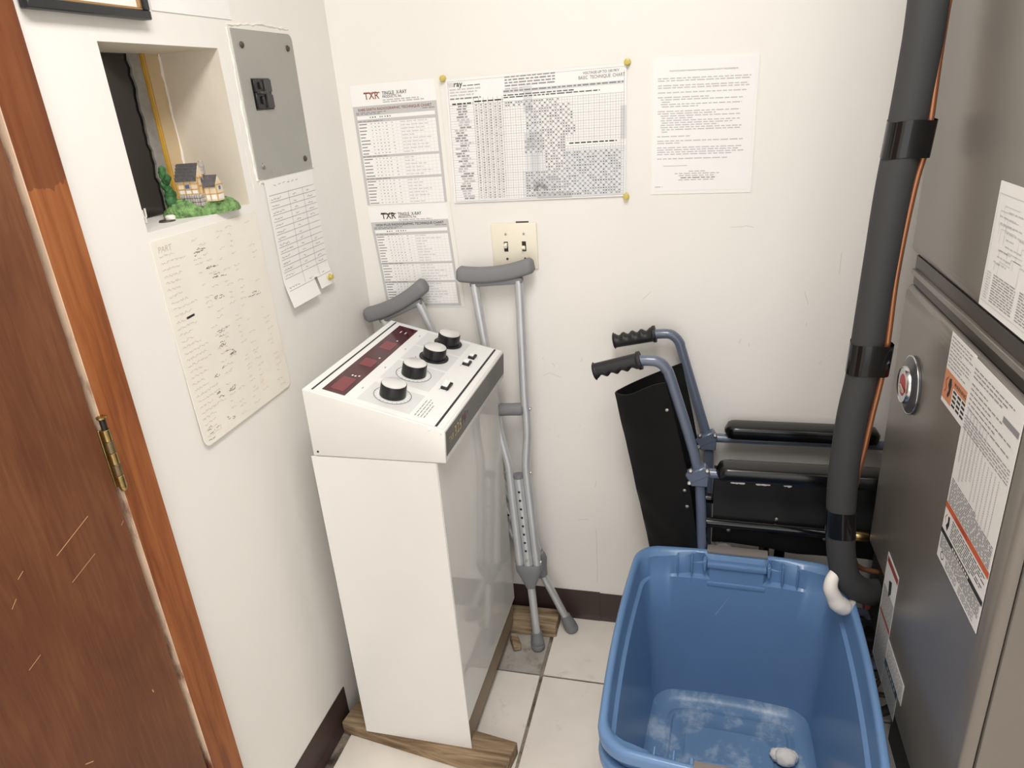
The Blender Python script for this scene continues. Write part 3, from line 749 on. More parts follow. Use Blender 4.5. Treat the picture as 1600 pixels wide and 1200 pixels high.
for i in range(NR + 1):
    v = T0 + (T1 - T0) * i / NR; s.line(0.012, v, 0.988, v, INKL if i % 3 else INKG, 0.0004)
for u in (0.155, 0.185, 0.213, 0.240, 0.268, 0.294, 0.322): s.line(u, 0.16, u, T1, INKG, 0.0006)
for k in range(46):
    u = 0.335 + 0.653 * k / 45; s.line(u, T0, u, T1, INKG if (k % 2 == 0) else INKL, 0.0004)
for i in range(NR):
    v = T0 + (T1 - T0) * (i + 0.3) / NR; hv = 0.4 * (T1 - T0) / NR
    a = rnd.uniform(0.03, 0.07); s.words(a, a + rnd.uniform(0.04, 0.08), v, rnd.choice([INKG, INKL]), 0.0024)
    for u in (0.163, 0.192, 0.219, 0.246, 0.274, 0.300): s.rect(u, v, u + 0.012, v + hv * 0.8, rnd.choice([INKG, INKG, INKL]), 0.0004)
    f = i / NR
    lo, hi = (0.33, 0.64) if i < 2 else (0.46 + 0.02 * f, 0.70 + 0.10 * f) if i < 14 else (0.44, 0.68) if i < 20 else (0.56, 0.985) if i < 27 else (0.45, 0.985)
    k0 = int((lo - 0.335) * 45 / 0.653); k1 = int((hi - 0.335) * 45 / 0.653)
    for k in range(max(0, k0), min(45, k1)):
        if (k + i) % 2 == 0 or rnd.random() < 0.25:
            u = 0.335 + 0.653 * k / 45 + 0.003; s.rect(u, v, u + 0.0085, v + hv, rnd.choice([INKG, INKG, INKD]), 0.0004)
u = 0.70
X(0.68, 0.545, 0.96, 0.580, PAPER, 0.0004); s.words(0.69, 0.95, 0.555, INK, 0.0028, 47, w=0.0006)
solo(s.g, 'grid_chart', 'wide white gridded technique chart held by yellow tacks, centre of the back wall', 'chart')
tack((0.2735, -0.0020, 1.5325), (0, -1, 0), 'yellow tack at the top left corner of the wide gridded chart')
tack((0.6985, -0.0026, 1.5350), (0, -1, 0), 'yellow tack at the top right corner of the wide gridded chart')
tack((0.6935, -0.0036, 1.2500), (0, -1, 0), 'yellow tack at the bottom right corner of the wide gridded chart')

# laminated notice
s = back([(0.751, 1.541), (0.972, 1.534), (0.969, 1.249), (0.750, 1.252)])
s.base(SLEEVE, 0.0004, 8, 8); s.base(PAPER, 0.0003, 8, 8, 0.025, 0.975, 0.02, 0.975, 0.0004)
s.text('RADIATION SAFETY PROGRAM FOR RADIOGRAPHIC FACILITY REQUIREMENTS', 0.17, 0.108, 0.0030, INKG, width=0.64 * s.W, w=0.0008)
W8 = lambda a, b, v, m_=INKL, h=0.0019: s.words(a, b, v, m_, h, w=0.0008)
v = 0.15
rows = [(0.06, 0.93), (0.06, 0.92), 0, (0.06, 0.91), (0.06, 0.92), 0, (0.06, 0.90), 0, (0.06, 0.55), (0.09, 0.88), (0.1, 0.18), (0.09, 0.86), (0.10, 0.45), 0, (0.06, 0.85), (0.06, 0.62), (0.09, 0.85), (0.1, 0.4), (0.09, 0.85), (0.1, 0.78), (0.09, 0.65), (0.09, 0.87), (0.1, 0.87), (0.1, 0.16), 0,
        (0.06, 0.38), 0, (0.06, 0.90), (0.06, 0.28), 0, (0.06, 0.88), (0.06, 0.86), (0.06, 0.90), (0.06, 0.80), 0, (0.06, 0.75)]
for q in rows:
    if q: W8(q[0], q[1], v)
    v += 0.0165
s.scribble(0.12, 0.775, 0.12, 0.02, INK, 9, 0.0009); s.line(0.12, 0.785, 0.36, 0.785, INKG, 0.0006, 0.0008)
for i, (a, b) in enumerate([(0.38, 0.54), (0.24, 0.68), (0.28, 0.64), (0.30, 0.64), (0.28, 0.64)]): W8(a, b, 0.825 + i * 0.016, INKG if i == 3 else INKL)
W8(0.04, 0.12, 0.94)
solo(s.g, 'laminated_notice', 'white laminated page of small typed rules, rightmost sheet on the back wall', 'notice')

# light switch plate
t = thing('light_switch', 'ivory double light switch plate with two toggles above the right crutch', 'light switch', (0.418, 0, 1.080))
g = G(); g.m(IVORY); g.box(0.360, 0.476, -0.0062, -0.0004, 1.081, 1.196, 0.0028, 2)
for x in (0.3965, 0.4425):
    g.m(BLACKP); g.box(x - 0.0052, x + 0.0052, -0.0066, -0.0060, 1.1265, 1.1510)
plate = g.build('wall_plate', t)
for x, up in ((0.3965, 1), (0.4425, -1)):
    g = G(); g.m(IVORY)
    z = 1.1388
    g.boxm(Matrix.Translation((x, -0.0095, z + up * 0.0035)) @ Matrix.Rotation(up * 0.45, 4, 'X') @ Matrix.Diagonal((0.0075, 0.014, 0.0085, 1)), 0.0012, 2)
    g.build('toggle', t)
    for z in (1.1695, 1.1080):
        g = G(); g.m(SCREW if z > 1.12 else SCREWD); g.lathe([(0.0032, 0), (0.0028, 0.0012), (0.001, 0.0016)], (x + 0.001, -0.0062, z), (0, -1, 0), 14); g.build('screw', t)
g = G(); g.m(BLACKP); g.box(0.424, 0.456, -0.0012, -0.0003, 1.194, 1.199); g.build('box_gap', t)

# ------------------------------------------------------------------ x-ray control console
CY0, CY1 = -0.545, -0.095
t = thing('control_console', 'white metal x-ray control console on wooden blocks in the corner', 'control console', (0.235, -0.32, 0.038))
g = G(); g.m(ENAMEL)
g.box(0.093, 0.3668, CY0 + 0.001, CY1 - 0.001, 0.128, 0.8205, 0.0015, 1)
g.box(0.090, 0.3672, CY0, CY0 + 0.0022, 0.0385, 0.820); g.box(0.090, 0.3590, CY1 - 0.0022, CY1, 0.0385, 0.820)
body = g.build('cabinet', t)
g = G(); g.m(ENAMELG); g.box(0.3668, 0.3684, CY0 + 0.0025, CY1 - 0.0015, 0.126, 0.820, 0.0006, 1); g.build('front_panel', t)
g = G(); g.m(TOEK); g.box(0.10, 0.3595, CY0 + 0.0025, CY1 - 0.0025, 0.0385, 0.127); g.build('toe_kick', t)
g = G(); g.m(ENAMEL)
HP = [(0.0965, 0.8225), (0.389, 0.8225), (0.3938, 0.8935), (0.390, 0.8955), (0.1015, 0.9738), (0.0985, 0.972)]
bm = bmesh.new()
f0 = bm.faces.new([bm.verts.new((p[0], CY0, p[1])) for p in HP]); ex = bmesh.ops.extrude_face_region(bm, geom=[f0])
bmesh.ops.translate(bm, vec=(0, CY1 - CY0, 0), verts=[v for v in ex['geom'] if isinstance(v, bmesh.types.BMVert)])
bmesh.ops.bevel(bm, geom=list(bm.edges), offset=0.0018, segments=2, affect='EDGES', profile=0.5)
g.frombm(bm); head = g.build('control_head', t)
A = Vector((0.10, 0, 0.974)); B = Vector((0.393, 0, 0.895)); TL_ = (B - A).length; TD = (B - A).normalized(); TN = Vector((-TD.z, 0, TD.x)); TN = TN if TN.z > 0 else -TN
def top(tt, y, h=0.0): p = A + TD * tt + TN * h; return Vector((p.x, y, p.z))
s = Sheet(top(0, CY0, 0.0004), top(0, CY1, 0.0004), top(TL_, CY1, 0.0004), top(TL_, CY0, 0.0004))
UU = lambda y: (y - CY0) / (CY1 - CY0); VV = lambda tt: tt / TL_
def prect(t0, y0, t1, y1, m_, w_=0.0003): s.rect(UU(y0), VV(t0), UU(y1), VV(t1), m_, w_)
prect(0.003, CY0 + 0.004, 0.300, CY1 - 0.003, PANELW, 0.0001)
prect(0.0155, CY0 + 0.007, 0.0195, CY1 - 0.006, INK); prect(0.2815, CY0 + 0.006, 0.2865, CY1 - 0.006, INK)
for (y0, y1) in ((-0.523, -0.433), (-0.411, -0.303), (-0.294, -0.204), (-0.198, -0.112)): prect(0.108, y0, 0.222, y1, PANELG)
KN = [(0.163, -0.468), (0.164, -0.352), (0.172, -0.243), (0.173, -0.143)]
def ring(cx, cy, r0, r1, m_, a0=0, a1=2 * PI, n=48, w_=0.0006):
    s.g.m(m_)
    for k in range(n):
        a = a0 + (a1 - a0) * k / n; b = a0 + (a1 - a0) * (k + 1) / n
        s.g.face([s.P(UU(cy + r_ * math.cos(q)), VV(cx + r_ * math.sin(q)), w_) for r_, q in ((r0, a), (r1, a), (r1, b), (r0, b))])
for (kt, ky) in KN[:2]:
    ring(kt, ky, 0.0, 0.0385, PANELW, w_=0.0005); ring(kt, ky, 0.0380, 0.0392, INK, w_=0.0008)
    for k in range(22):
        a = PI * 0.05 + k * 2 * PI / 24
        s.line(UU(ky + 0.033 * math.cos(a)), VV(kt + 0.033 * math.sin(a)), UU(ky + (0.0375 if k % 2 else 0.036) * math.cos(a)), VV(kt + 0.0375 * math.sin(a)), INKG, 0.0008, 0.0008)
for (kt, ky) in KN[2:]:
    ring(kt, ky, 0.043, 0.0442, INK, PI * 1.02, PI * 1.35, 14, 0.0006)
    s.scribble(UU(ky - 0.046), VV(kt - 0.012), UU(CY0 + 0.012), 0.02, INKG, 4, 0.0008)
for y in (-0.478, -0.362, -0.243, -0.15): s.words(UU(y), UU(y + 0.008), VV(0.098), INKG, 0.002)
for k, tt in enumerate((0.2315, 0.2380, 0.2445, 0.2510)):
    s.words(UU(-0.521), UU((-0.447, -0.441, -0.450, -0.462)[k]), VV(tt), INKG, 0.0017, 60 + k)
for (a, b) in ((0.236, -0.388), (0.252, -0.388), (0.238, -0.246), (0.238, -0.204)): s.words(UU(b), UU(b + 0.006), VV(a), INKG, 0.0014)
pr_ = s.g.build('control_panel', head)
g = G(); sw = Sheet(top(0.033, -0.525, 0.001), top(0.033, -0.116, 0.001), top(0.083, -0.116, 0.001), top(0.083, -0.525, 0.001)); sw.base(REDWIN, 0.0008, 2, 2)
for (y0, y1) in ((-0.512, -0.448), (-0.378, -0.338), (-0.272, -0.224)): sw.rect((y0 + 0.525) / 0.409, 0.22, (y1 + 0.525) / 0.409, 0.80, REDLED)
for (y, tt, n) in ((-0.438, 0.45, 2), (-0.434, 0.72, 1), (-0.326, 0.70, 1), (-0.213, 0.62, 1)):
    for k in range(n): sw.rect((y + 0.525) / 0.409, tt + k * 0.13, (y + 0.531) / 0.409, tt + 0.07 + k * 0.13, WHITEP)
for y, tt in ((-0.160, 0.35), (-0.160, 0.60)): sw.words((y + 0.525) / 0.409, (y + 0.541) / 0.409, tt, WHITEP, 0.0024, 5)
sw.g.build('display_window', head)
for i, (kt, ky) in enumerate(KN):
    g = G(); c = top(kt, ky, 0.0012)
    if i >= 2: g.m(KNOBB); g.lathe([(0.0345, 0.0), (0.0345, 0.0022), (0.032, 0.0035), (0.028, 0.0042)], c, TN, 40)
    g.m(KNOBB); g.lathe([(0.0275, 0.001), (0.0275, 0.004), (0.0268, 0.026), (0.0262, 0.0275)], c, TN, 40)
    g.m(ALU); g.lathe([(0.0255, 0.0274), (0.0255, 0.0282), (0.0245, 0.0287), (0.0, 0.0287)], c, TN, 40)
    k = g.build('knob', head)
for (t0, t1, y0, y1) in ((0.2375, 0.2555, -0.383, -0.348), (0.2400, 0.2575, -0.238, -0.213), (0.2410, 0.2570, -0.195, -0.170)):
    g = G(); g.m(KNOBB)
    M_ = Matrix((TD, Vector((0, 1, 0)), TN)).transposed().to_4x4()
    c = top((t0 + t1) / 2, (y0 + y1) / 2, 0.003); g.boxm(Matrix.Translation(c) @ M_ @ Matrix.Diagonal((t1 - t0, y1 - y0, 0.005, 1)), 0.0008, 1)
    g.m(SWW); c = top((t0 + t1) / 2 - 0.002, (y0 + y1) / 2 + 0.001, 0.0066); g.boxm(Matrix.Translation(c) @ M_ @ Matrix.Rotation(0.16, 4, 'X') @ Matrix.Diagonal((t1 - t0 - 0.006, y1 - y0 - 0.010, 0.005, 1)), 0.0012, 2)
    g.build('rocker_switch', head)
FX = lambda z: 0.389 + (z - 0.8225) / 0.071 * 0.0048 + 0.0008
s = Sheet((FX(0.889), CY0 + 0.005, 0.889), (FX(0.889), CY1 - 0.002, 0.889), (FX(0.836), CY1 - 0.002, 0.836), (FX(0.836), CY0 + 0.005, 0.836)); s.n = Vector((1, 0, 0))
s.base(NAMEP, 0.0006, 2, 2)
s.text('TXR', 0.035, 0.62, 0.013, GOLD, width=0.030, bold=True); s.text('325', 0.110, 0.66, 0.024, GOLD, width=0.046, bold=True); s.text('M', 0.225, 0.66, 0.026, REDP, width=0.022, slant=0.25); s.scribble(0.275, 0.45, 0.05, 0.45, REDP, 6, 0.0018)
s.g.build('nameplate', head)
for (x, z, m_) in ((0.108, 0.832, BLACKP), (0.362, 0.896, SWW), (0.386, 0.889, SWW)):
    g = G(); g.m(m_); g.lathe([(0.0025, 0), (0.002, 0.0012), (0.0006, 0.0016)], (x, CY0, z), (0, -1, 0), 12); g.build('screw', head)

# wooden blocks under the console
def plank(pts, name, label, m_, z0, z1):
    g = G(); g.m(m_)
    bm = bmesh.new(); f0 = bm.faces.new([bm.verts.new((p[0], p[1], z0)) for p in pts]); ex = bmesh.ops.extrude_face_region(bm, geom=[f0])
    bmesh.ops.translate(bm, vec=(0, 0, z1 - z0), verts=[v for v in ex['geom'] if isinstance(v, bmesh.types.BMVert)])
    bmesh.ops.bevel(bm, geom=list(bm.edges), offset=0.003, segments=2, affect='EDGES', profile=0.5); g.frombm(bm)
    return solo(g, name, label, 'wooden block', 'wooden blocks under the console')
plank([(0.0135, -0.531), (0.458, -0.590), (0.471, -0.506), (0.026, -0.446)], 'wooden_plank', 'worn brown wooden plank under the near end of the white console', PLANKW, 0.0002, 0.038)
plank([(0.05, -0.104), (0.4875, -0.100), (0.4875, -0.022), (0.05, -0.026)], 'wooden_plank', 'short wooden plank under the far end of the console, against the back wall', PLANKE, -0.0042, 0.038)
g = G(); g.m(PLANKE); g.boxm(Matrix.Translation((0.377, -0.150, 0.008)) @ Matrix.Rotation(0.5, 4, 'Z') @ Matrix.Rotation(0.1, 4, 'Y') @ Matrix.Diagonal((0.024, 0.050, 0.020, 1)), 0.004, 1)
solo(g, 'wood_scrap', 'small broken wood scrap on the bare floor behind the console base', 'wood scrap')

# ------------------------------------------------------------------ crutches
def frame_from(base, topp):
    z = (Vector(topp) - Vector(base)).normalized(); x = Vector((1, 0, 0)); x = (x - z * x.dot(z)).normalized(); y = z.cross(x)
    M = Matrix((x, y, z)).transposed().to_4x4(); M.translation = base
    return M
ct = thing('crutch', 'grey padded aluminium crutch standing upright, right of the console below the light switch', 'crutch', (0, 0, 0), 'pair of underarm crutches')
g = G(); g.m(CRGREY)
rings = []
NS = 28
for i in range(NS + 1):
    tt = -1 + 2 * i / NS; x = 0.0975 * tt; zc = 1.090 + 0.012 * tt * tt + 0.004 * tt
    e = min(1.0, (1 - abs(tt)) / 0.07); e = math.sqrt(max(0.0, 1 - (1 - e) ** 2)) * 0.3 + 0.7 if e < 1 else 1
    hw, hh = 0.0205 * e, 0.0195 * e
    rings.append([Vector((x - 0.006 * tt * math.sin(a) * 0.5, hw * math.copysign(abs(math.cos(a)) ** 0.6, math.cos(a)), zc + hh * math.copysign(abs(math.sin(a)) ** 0.6, math.sin(a)))) for a in [2 * PI * k / 20 for k in range(20)]])
g.loft(rings)
pad = g.build('underarm_pad', ct, local=True, sharp=60)
g = G(); g.m(CRDARK); g.box(-0.068, 0.068, -0.010, 0.010, 1.062, 1.078, 0.004, 2); g.build('pad_mount', pad, local=True)
def smooth(pts, n=6):
    P = [Vector(p) for p in pts]; out = []
    for i in range(len(P) - 1):
        p0 = P[max(0, i - 1)]; p1 = P[i]; p2 = P[i + 1]; p3 = P[min(len(P) - 1, i + 2)]
        for k in range(n):
            u = k / n
            out.append(0.5 * ((2 * p1) + (p2 - p0) * u + (2 * p0 - 5 * p1 + 4 * p2 - p3) * u * u + (3 * p1 - p0 - 3 * p2 + p3) * u ** 3))
    out.append(P[-1]); return out
for sg in (-1, 1):
    g = G(); g.m(CRALU)
    g.tube(smooth([(sg * 0.0245, 0, 0.262), (sg * 0.0240, 0, 0.45), (sg * 0.0235, 0, 0.545), (sg * 0.0250, 0, 0.585), (sg * 0.0370, 0, 0.665), (sg * 0.0400, 0, 0.72), (sg * 0.0410, 0, 0.78), (sg * 0.0560, 0, 1.03), (sg * 0.0570, 0, 1.07)]), 0.0112, 16)
    rl = g.build('side_rail', ct, local=True)
    for z in (0.735, 0.285, 0.555):
        g = G(); g.m(SCREW); g.lathe([(0.005, 0), (0.0045, 0.003), (0.002, 0.004)], (sg * (0.051 if z > 0.7 else 0.0345), 0, z), (sg, 0, 0), 12); g.build('bolt', rl, local=True)
g = G(); g.m(INK); g.tube([(0.0412, -0.0002, 0.650), (0.0412, -0.0002, 0.668)], 0.0108, 16); 
g = G(); g.m(CRGREY); g.lathe([(0.0155, -0.032), (0.017, -0.028), (0.0165, 0.0), (0.017, 0.027), (0.0155, 0.032)], (0, 0, 0.735), (1, 0, 0), 22); g.m(CRDARK); g.lathe([(0.012, 0.030), (0.0125, 0.0345)], (0, 0, 0.735), (1, 0, 0), 18)
g.build('hand_grip', ct, local=True)
g = G(); g.m(CRALU); g.tube([(0, 0, 0.22), (0, 0, 0.545)], 0.0135, 18); g.m(CRDARK); g.lathe([(0.0138, 0.540), (0.0142, 0.545), (0.0135, 0.551), (0.006, 0.553)], seg=18)
g.m(KNOBB)
for k in range(8): g.lathe([(0.0034, 0.0128), (0.0034, 0.01375)], (0, 0, 0.325 + k * 0.0255), (0, -1, 0), 12)
g.m(SCREW); g.lathe([(0.0036, 0.0128), (0.003, 0.0162), (0.001, 0.017)], (0, 0, 0.297), (0, -1, 0), 12)
g.build('adjusting_post', ct, local=True)
g = G(); g.m(CRDARK)
rings = []
for z, hx, hy in ((0.205, 0.0135, 0.0135), (0.212, 0.0155, 0.0150), (0.235, 0.026, 0.0165), (0.255, 0.0365, 0.0170), (0.274, 0.0375, 0.0170), (0.277, 0.036, 0.0155)):
    rings.append([Vector((hx * math.copysign(abs(math.cos(a)) ** 0.75, math.cos(a)), hy * math.copysign(abs(math.sin(a)) ** 0.75, math.sin(a)), z)) for a in [2 * PI * k / 24 for k in range(24)]])
g.loft(rings); g.build('collar', ct, local=True)
g = G(); g.m(CRALU); g.tube([(0, 0, 0.03), (0, 0, 0.25)], 0.0112, 18); g.build('lower_leg', ct, local=True)
g = G(); g.m(CRDARK); g.lathe([(0.0165, -0.001), (0.0195, 0.003), (0.0200, 0.014), (0.0185, 0.017), (0.0195, 0.020), (0.0180, 0.034), (0.0165, 0.037), (0.0150, 0.055), (0.0120, 0.056)], seg=24); g.build('rubber_tip', ct, local=True)
ct.matrix_world = frame_from((0.444, -0.1495, -0.0030), (0.3745, -0.046, 1.085))
def copy_tree(o, parent=None):
    c = o.copy(); COL.objects.link(c)
    if parent is not None: c.parent = parent
    for ch in list(o.children): copy_tree(ch, c)
    return c
c2 = copy_tree(ct)
c2['label'] = 'grey padded aluminium crutch leaning to the left behind the console, pad in the corner'
c2.matrix_world = frame_from((0.531, -0.064, 0.001), (0.1015, -0.050, 1.008))

# ------------------------------------------------------------------ folded wheelchair
wc = thing('wheelchair', 'folded blue-grey wheelchair with black upholstery standing against the back wall', 'wheelchair', (1.0, -0.145, 0.0))
FARC = [(0.764, 0.929), (0.797, 0.930), (0.814, 0.920), (0.824, 0.904), (0.829, 0.885), (0.886, 0.690), (0.897, 0.640), (0.902, 0.560), (0.904, 0.16)]
NEARC = [(0.744, 0.933), (0.775, 0.933), (0.791, 0.926), (0.800, 0.914), (0.809, 0.895), (0.855, 0.744), (0.874, 0.668), (0.880, 0.620), (0.888, 0.462), (0.893, 0.16)]
for yy, C_, tip in ((-0.05, FARC, (0.662, 0.910)), (-0.24, NEARC, (0.640, 0.904))):
    g = G(); g.m(CHAIRB); g.tube(smooth([(x, yy, z) for x, z in [(C_[0][0] - 0.012, C_[0][1] - 0.0015)] + C_], 5), 0.0118, 16)
    cane = g.build('back_cane', wc)
    a = Vector((C_[0][0] + 0.002, yy, C_[0][1] + 0.001)); b = Vector((tip[0], yy, tip[1])); d = (a - b)
    g = G(); g.m(GRIPR); prof = []
    N_ = 48
    rings = []
    up = Vector((0, 0, 1)); side = Vector((0, 1, 0)); dn = d.normalized(); up = (up - dn * up.dot(dn)).normalized()
    for i in range(N_ + 1):
        f = i / N_; p = b + d * f; wv = 0.0026 * (1 - math.cos(2 * PI * 4.0 * min(1, max(0, (f - 0.06) / 0.84)))) / 2 * 1.6
        bulb = 0.003 if f < 0.06 or f > 0.93 else 0
        endk = math.sqrt(max(0.05, min(1, f / 0.03))) if f < 0.03 else 1
        ring_ = []
        for k in range(22):
            a_ = 2 * PI * k / 22; r_ = 0.0178 + bulb
            if yy < -0.1: q = max(0, -math.sin(a_))
            else: q = max(0, math.sin(a_))
            r_ -= wv * 1.6 * q
            ring_.append(p + (side * math.cos(a_) + up * math.sin(a_)) * r_ * endk)
        rings.append(ring_)
    g.loft(rings); g.build('push_grip', cane, sharp=60)
    # bracket joining cane and arm tube
    bx_, bz_ = (0.893, 0.662) if yy > -0.1 else (0.874, 0.668)
    g = G(); g.m(CHAIRB)
    g.boxm(Matrix.Translation((bx_, yy - 0.008, bz_ - 0.002)) @ Matrix.Rotation(-0.5, 4, 'Y') @ Matrix.Diagonal((0.050, 0.026, 0.026, 1)), 0.003, 1)
    g.box(bx_ - 0.016, bx_ + 0.024, yy - 0.020, yy + 0.015, bz_ - 0.032, bz_ + 0.006, 0.003, 1)
    bk = g.build('arm_bracket', wc)
    for dx, dz in ((-0.018, -0.022), (-0.016, 0.010), (0.020, 0.012)):
        g = G(); g.m(SCREW); g.lathe([(0.005, 0), (0.005, 0.003), (0.003, 0.005)], (bx_ + dx, yy - 0.020, bz_ + dz), (0, -1, 0.3), 12); g.build('bolt', bk)
    xr0, xr1, za = (0.897, 1.318, 0.657) if yy > -0.1 else (0.882, 1.318, 0.663)
    g = G(); g.m(CHAIRB); g.tube(smooth([(xr0, yy, za), (xr1 - 0.02, yy, za), (xr1 - 0.002, yy, za - 0.008), (xr1 + 0.004, yy, za - 0.03), (xr1 + 0.004, yy, 0.15)], 5), 0.0112, 14); g.build('arm_tube', wc)
    # armrest pad, a long rounded bar
    px0, px1, pz = (0.936, 1.288, 0.682) if yy > -0.1 else (0.913, 1.290, 0.672)
    g = G(); g.m(ARMP); rings = []
    for i in range(41):
        f = i / 40; x = px0 + (px1 - px0) * f; e = min(1, min(f, 1 - f) * (px1 - px0) / 0.024); e = math.sqrt(max(0.0, 1 - (1 - e) ** 2)) * 0.8 + 0.2 if e < 1 else 1
        rings.append([Vector((x, yy + 0.0285 * e * math.copysign(abs(math.cos(a)) ** 0.55, math.cos(a)), pz + 0.0195 * e * math.copysign(abs(math.sin(a)) ** 0.55, math.sin(a)))) for a in [2 * PI * k / 24 for k in range(24)]])
    g.loft(rings); padx = g.build('armrest_pad', wc, sharp=60)
    if yy < -0.1:
        rnd = random.Random(8)
        for x0_, n_ in ((0.945, 9), (0.998, 9), (1.056, 5)):
            g = G(); g.m(TEAR); ring_ = []
            for k in range(n_ + 1):
                xx = x0_ + k * 0.0034; hh = rnd.uniform(0.0010, 0.0028) if 0 < k < n_ else 0.0003
                ring_.append([Vector((xx, yy - 0.0262 + dy, pz - 0.0155 + dz * hh + rnd.uniform(-0.0008, 0.0008))) for dy, dz in ((0, -1), (0, 1), (0.006, 1), (0.006, -1))])
            g.loft(ring_); g.build('pad_tear', padx)
    # lower frame tube, wheels
    g = G(); g.m(CHAIRB); g.tube([(0.895, yy, 0.165), (1.322, yy, 0.165)], 0.0108, 14); g.build('lower_tube', wc)
    def wheel(cx, cy, r_, name):
        g = G(); g.m(RUBBER); P_ = []
        g.tube([(cx + (r_ - 0.012) * math.cos(a), cy, r_ + 0.0005 + (r_ - 0.012) * math.sin(a)) for a in [2 * PI * k / 40 for k in range(41)]], 0.0115, 12, False)
        wh = g.build(name, wc)
        g = G(); g.m(BLACKP2); g.lathe([(0.018, -0.010), (0.018, 0.010)], (cx, cy, r_), (0, 1, 0), 18)
        for k in range(5):
            a = 2 * PI * k / 5; g.tube([(cx, cy, r_), (cx + (r_ - 0.016) * math.cos(a), cy, r_ + (r_ - 0.016) * math.sin(a))], 0.006, 8)
        g.build('wheel_hub', wh)
    wheel(0.885 if yy > -0.1 else 0.880, yy + (0.026 if yy > -0.1 else -0.020), 0.145, 'rear_wheel'); wheel(1.30, yy + (0.004 if yy > -0.1 else 0.0), 0.075, 'front_caster')
    # seat rail
    ry = -0.105 if yy > -0.1 else -0.212
    g = G(); g.m(RAILB); g.tube([(0.893, ry, 0.514), (1.222, ry, 0.507)], 0.0125, 16); rl = g.build('seat_rail', wc)
    g = G(); g.m(BRASS); g.lathe([(0.011, 0), (0.0118, 0.002), (0.0118, 0.026), (0.010, 0.029)], (1.2225, ry, 0.507), (1, 0, 0), 18); g.build('rail_end_plug', rl)
    g = G(); g.m(RAILB); g.box(0.882, 0.900, min(yy, ry) - 0.006, max(yy, ry) + 0.006, 0.498, 0.522, 0.003, 1); g.build('rail_clamp', rl)
# back sling, folded into a fin behind the canes
def cloth(g, grid, th):
    n = len(grid); m_ = len(grid[0]); V = [[Vector(p) for p in r_] for r_ in grid]
    top_ = []; bot_ = []
    for i in range(n):
        for j in range(m_):
            du = V[min(n - 1, i + 1)][j] - V[max(0, i - 1)][j]; dv = V[i][min(m_ - 1, j + 1)] - V[i][max(0, j - 1)]
            nn = du.cross(dv).normalized(); top_.append(V[i][j] + nn * th / 2); bot_.append(V[i][j] - nn * th / 2)
    fs = []; o = n * m_
    for i in range(n - 1):
        for j in range(m_ - 1):
            a = i * m_ + j; fs.append((a, a + 1, a + m_ + 1, a + m_)); fs.append((o + a, o + a + m_, o + a + m_ + 1, o + a + 1))
    for i in range(n - 1):
        a = i * m_; fs.append((a, a + m_, o + a + m_, o + a)); a += m_ - 1; fs.append((a, o + a, o + a + m_, a + m_))
    for j in range(m_ - 1):
        fs.append((j, o + j, o + j + 1, j + 1)); a = (n - 1) * m_ + j; fs.append((a, a + 1, o + a + 1, o + a))
    g.add(top_ + bot_, fs)
g = G(); g.m(VINYL); grid = []
nT = (0.800, -0.252, 0.888); nB = (0.887, -0.253, 0.36); aT = (0.672, -0.150, 0.816); aB = (0.772, -0.150, 0.30); fT = (0.829, -0.066, 0.862); fB = (0.905, -0.066, 0.36)
for i in range(25):
    f = i / 24; row = []
    bend = 0.012 * math.sin(f * PI)
    for j in range(31):
        q = j / 30
        a, b = (Vector(nT).lerp(Vector(nB), f), Vector(aT).lerp(Vector(aB), f))
        c = Vector(fT).lerp(Vector(fB), f)
        a.x += bend * 1.2 - 0.0; c.x += bend
        if q <= 0.55:
            u = q / 0.55; p = a.lerp(b, u); p.y += -0.010 * math.sin(u * PI); p.z += 0.010 * math.sin(u * PI * 2) * (1 - f) * 0.6 - 0.006 * math.sin(u * PI) * (1 - f)
        else:
            u = (q - 0.55) / 0.45; p = b.lerp(c, u); p.y += 0.010 * math.sin(u * PI)
        if 0.45 < q < 0.65: p.x += 0.004 * (1 - abs(q - 0.55) / 0.1)
        p.y += 0.0022 * math.sin(17 * f + 5 * q) * math.sin(q * PI) + 0.0016 * math.sin(31 * f * (0.6 + q))
        row.append(p)
    grid.append(row)
cloth(g, grid, 0.0035)
bs = g.build('backrest', wc, sharp=50)
g = G(); g.m(SCREW)
for f in (0.12, 0.50, 0.58, 0.82):
    p = Vector(nT).lerp(Vector(nB), f); p.x += 0.012 * math.sin(f * PI) * 1.2 - 0.012
    g = G(); g.m(SCREW); g.lathe([(0.0042, 0), (0.0036, 0.0022), (0.001, 0.003)], (p.x, p.y - 0.0045, p.z), (0, -1, 0), 12); g.build('screw', bs)
# seat sling, pulled up into a ridge between the rails, edges hanging below the near rail
g = G(); g.m(VINYL); grid = []
for i in range(21):
    f = i / 20; x = 0.912 + 0.385 * f; row = []
    for j in range(29):
        q = j / 28
        if q < 0.22: u = q / 0.22; y, z = -0.2005, 0.452 - 0.020 * f + 0.055 * u + 0.004 * math.sin(9 * f)
        elif q < 0.28: u = (q - 0.22) / 0.06; y, z = -0.2005 + 0.004 * u, 0.507 + 0.018 * u
        elif q < 0.6: u = (q - 0.28) / 0.32; y, z = -0.1965 + 0.046 * u + 0.006 * math.sin(u * PI), 0.525 + 0.110 * u
        else: u = (q - 0.6) / 0.4; y, z = -0.1505 + 0.046 * u, 0.635 - 0.112 * u
        y += 0.0016 * math.sin(23 * f + 7 * q)
        row.append((x, y, z))
    grid.append(row)
cloth(g, grid, 0.003); st = g.build('seat', wc, sharp=50)
g = G(); g.m(SCREW)
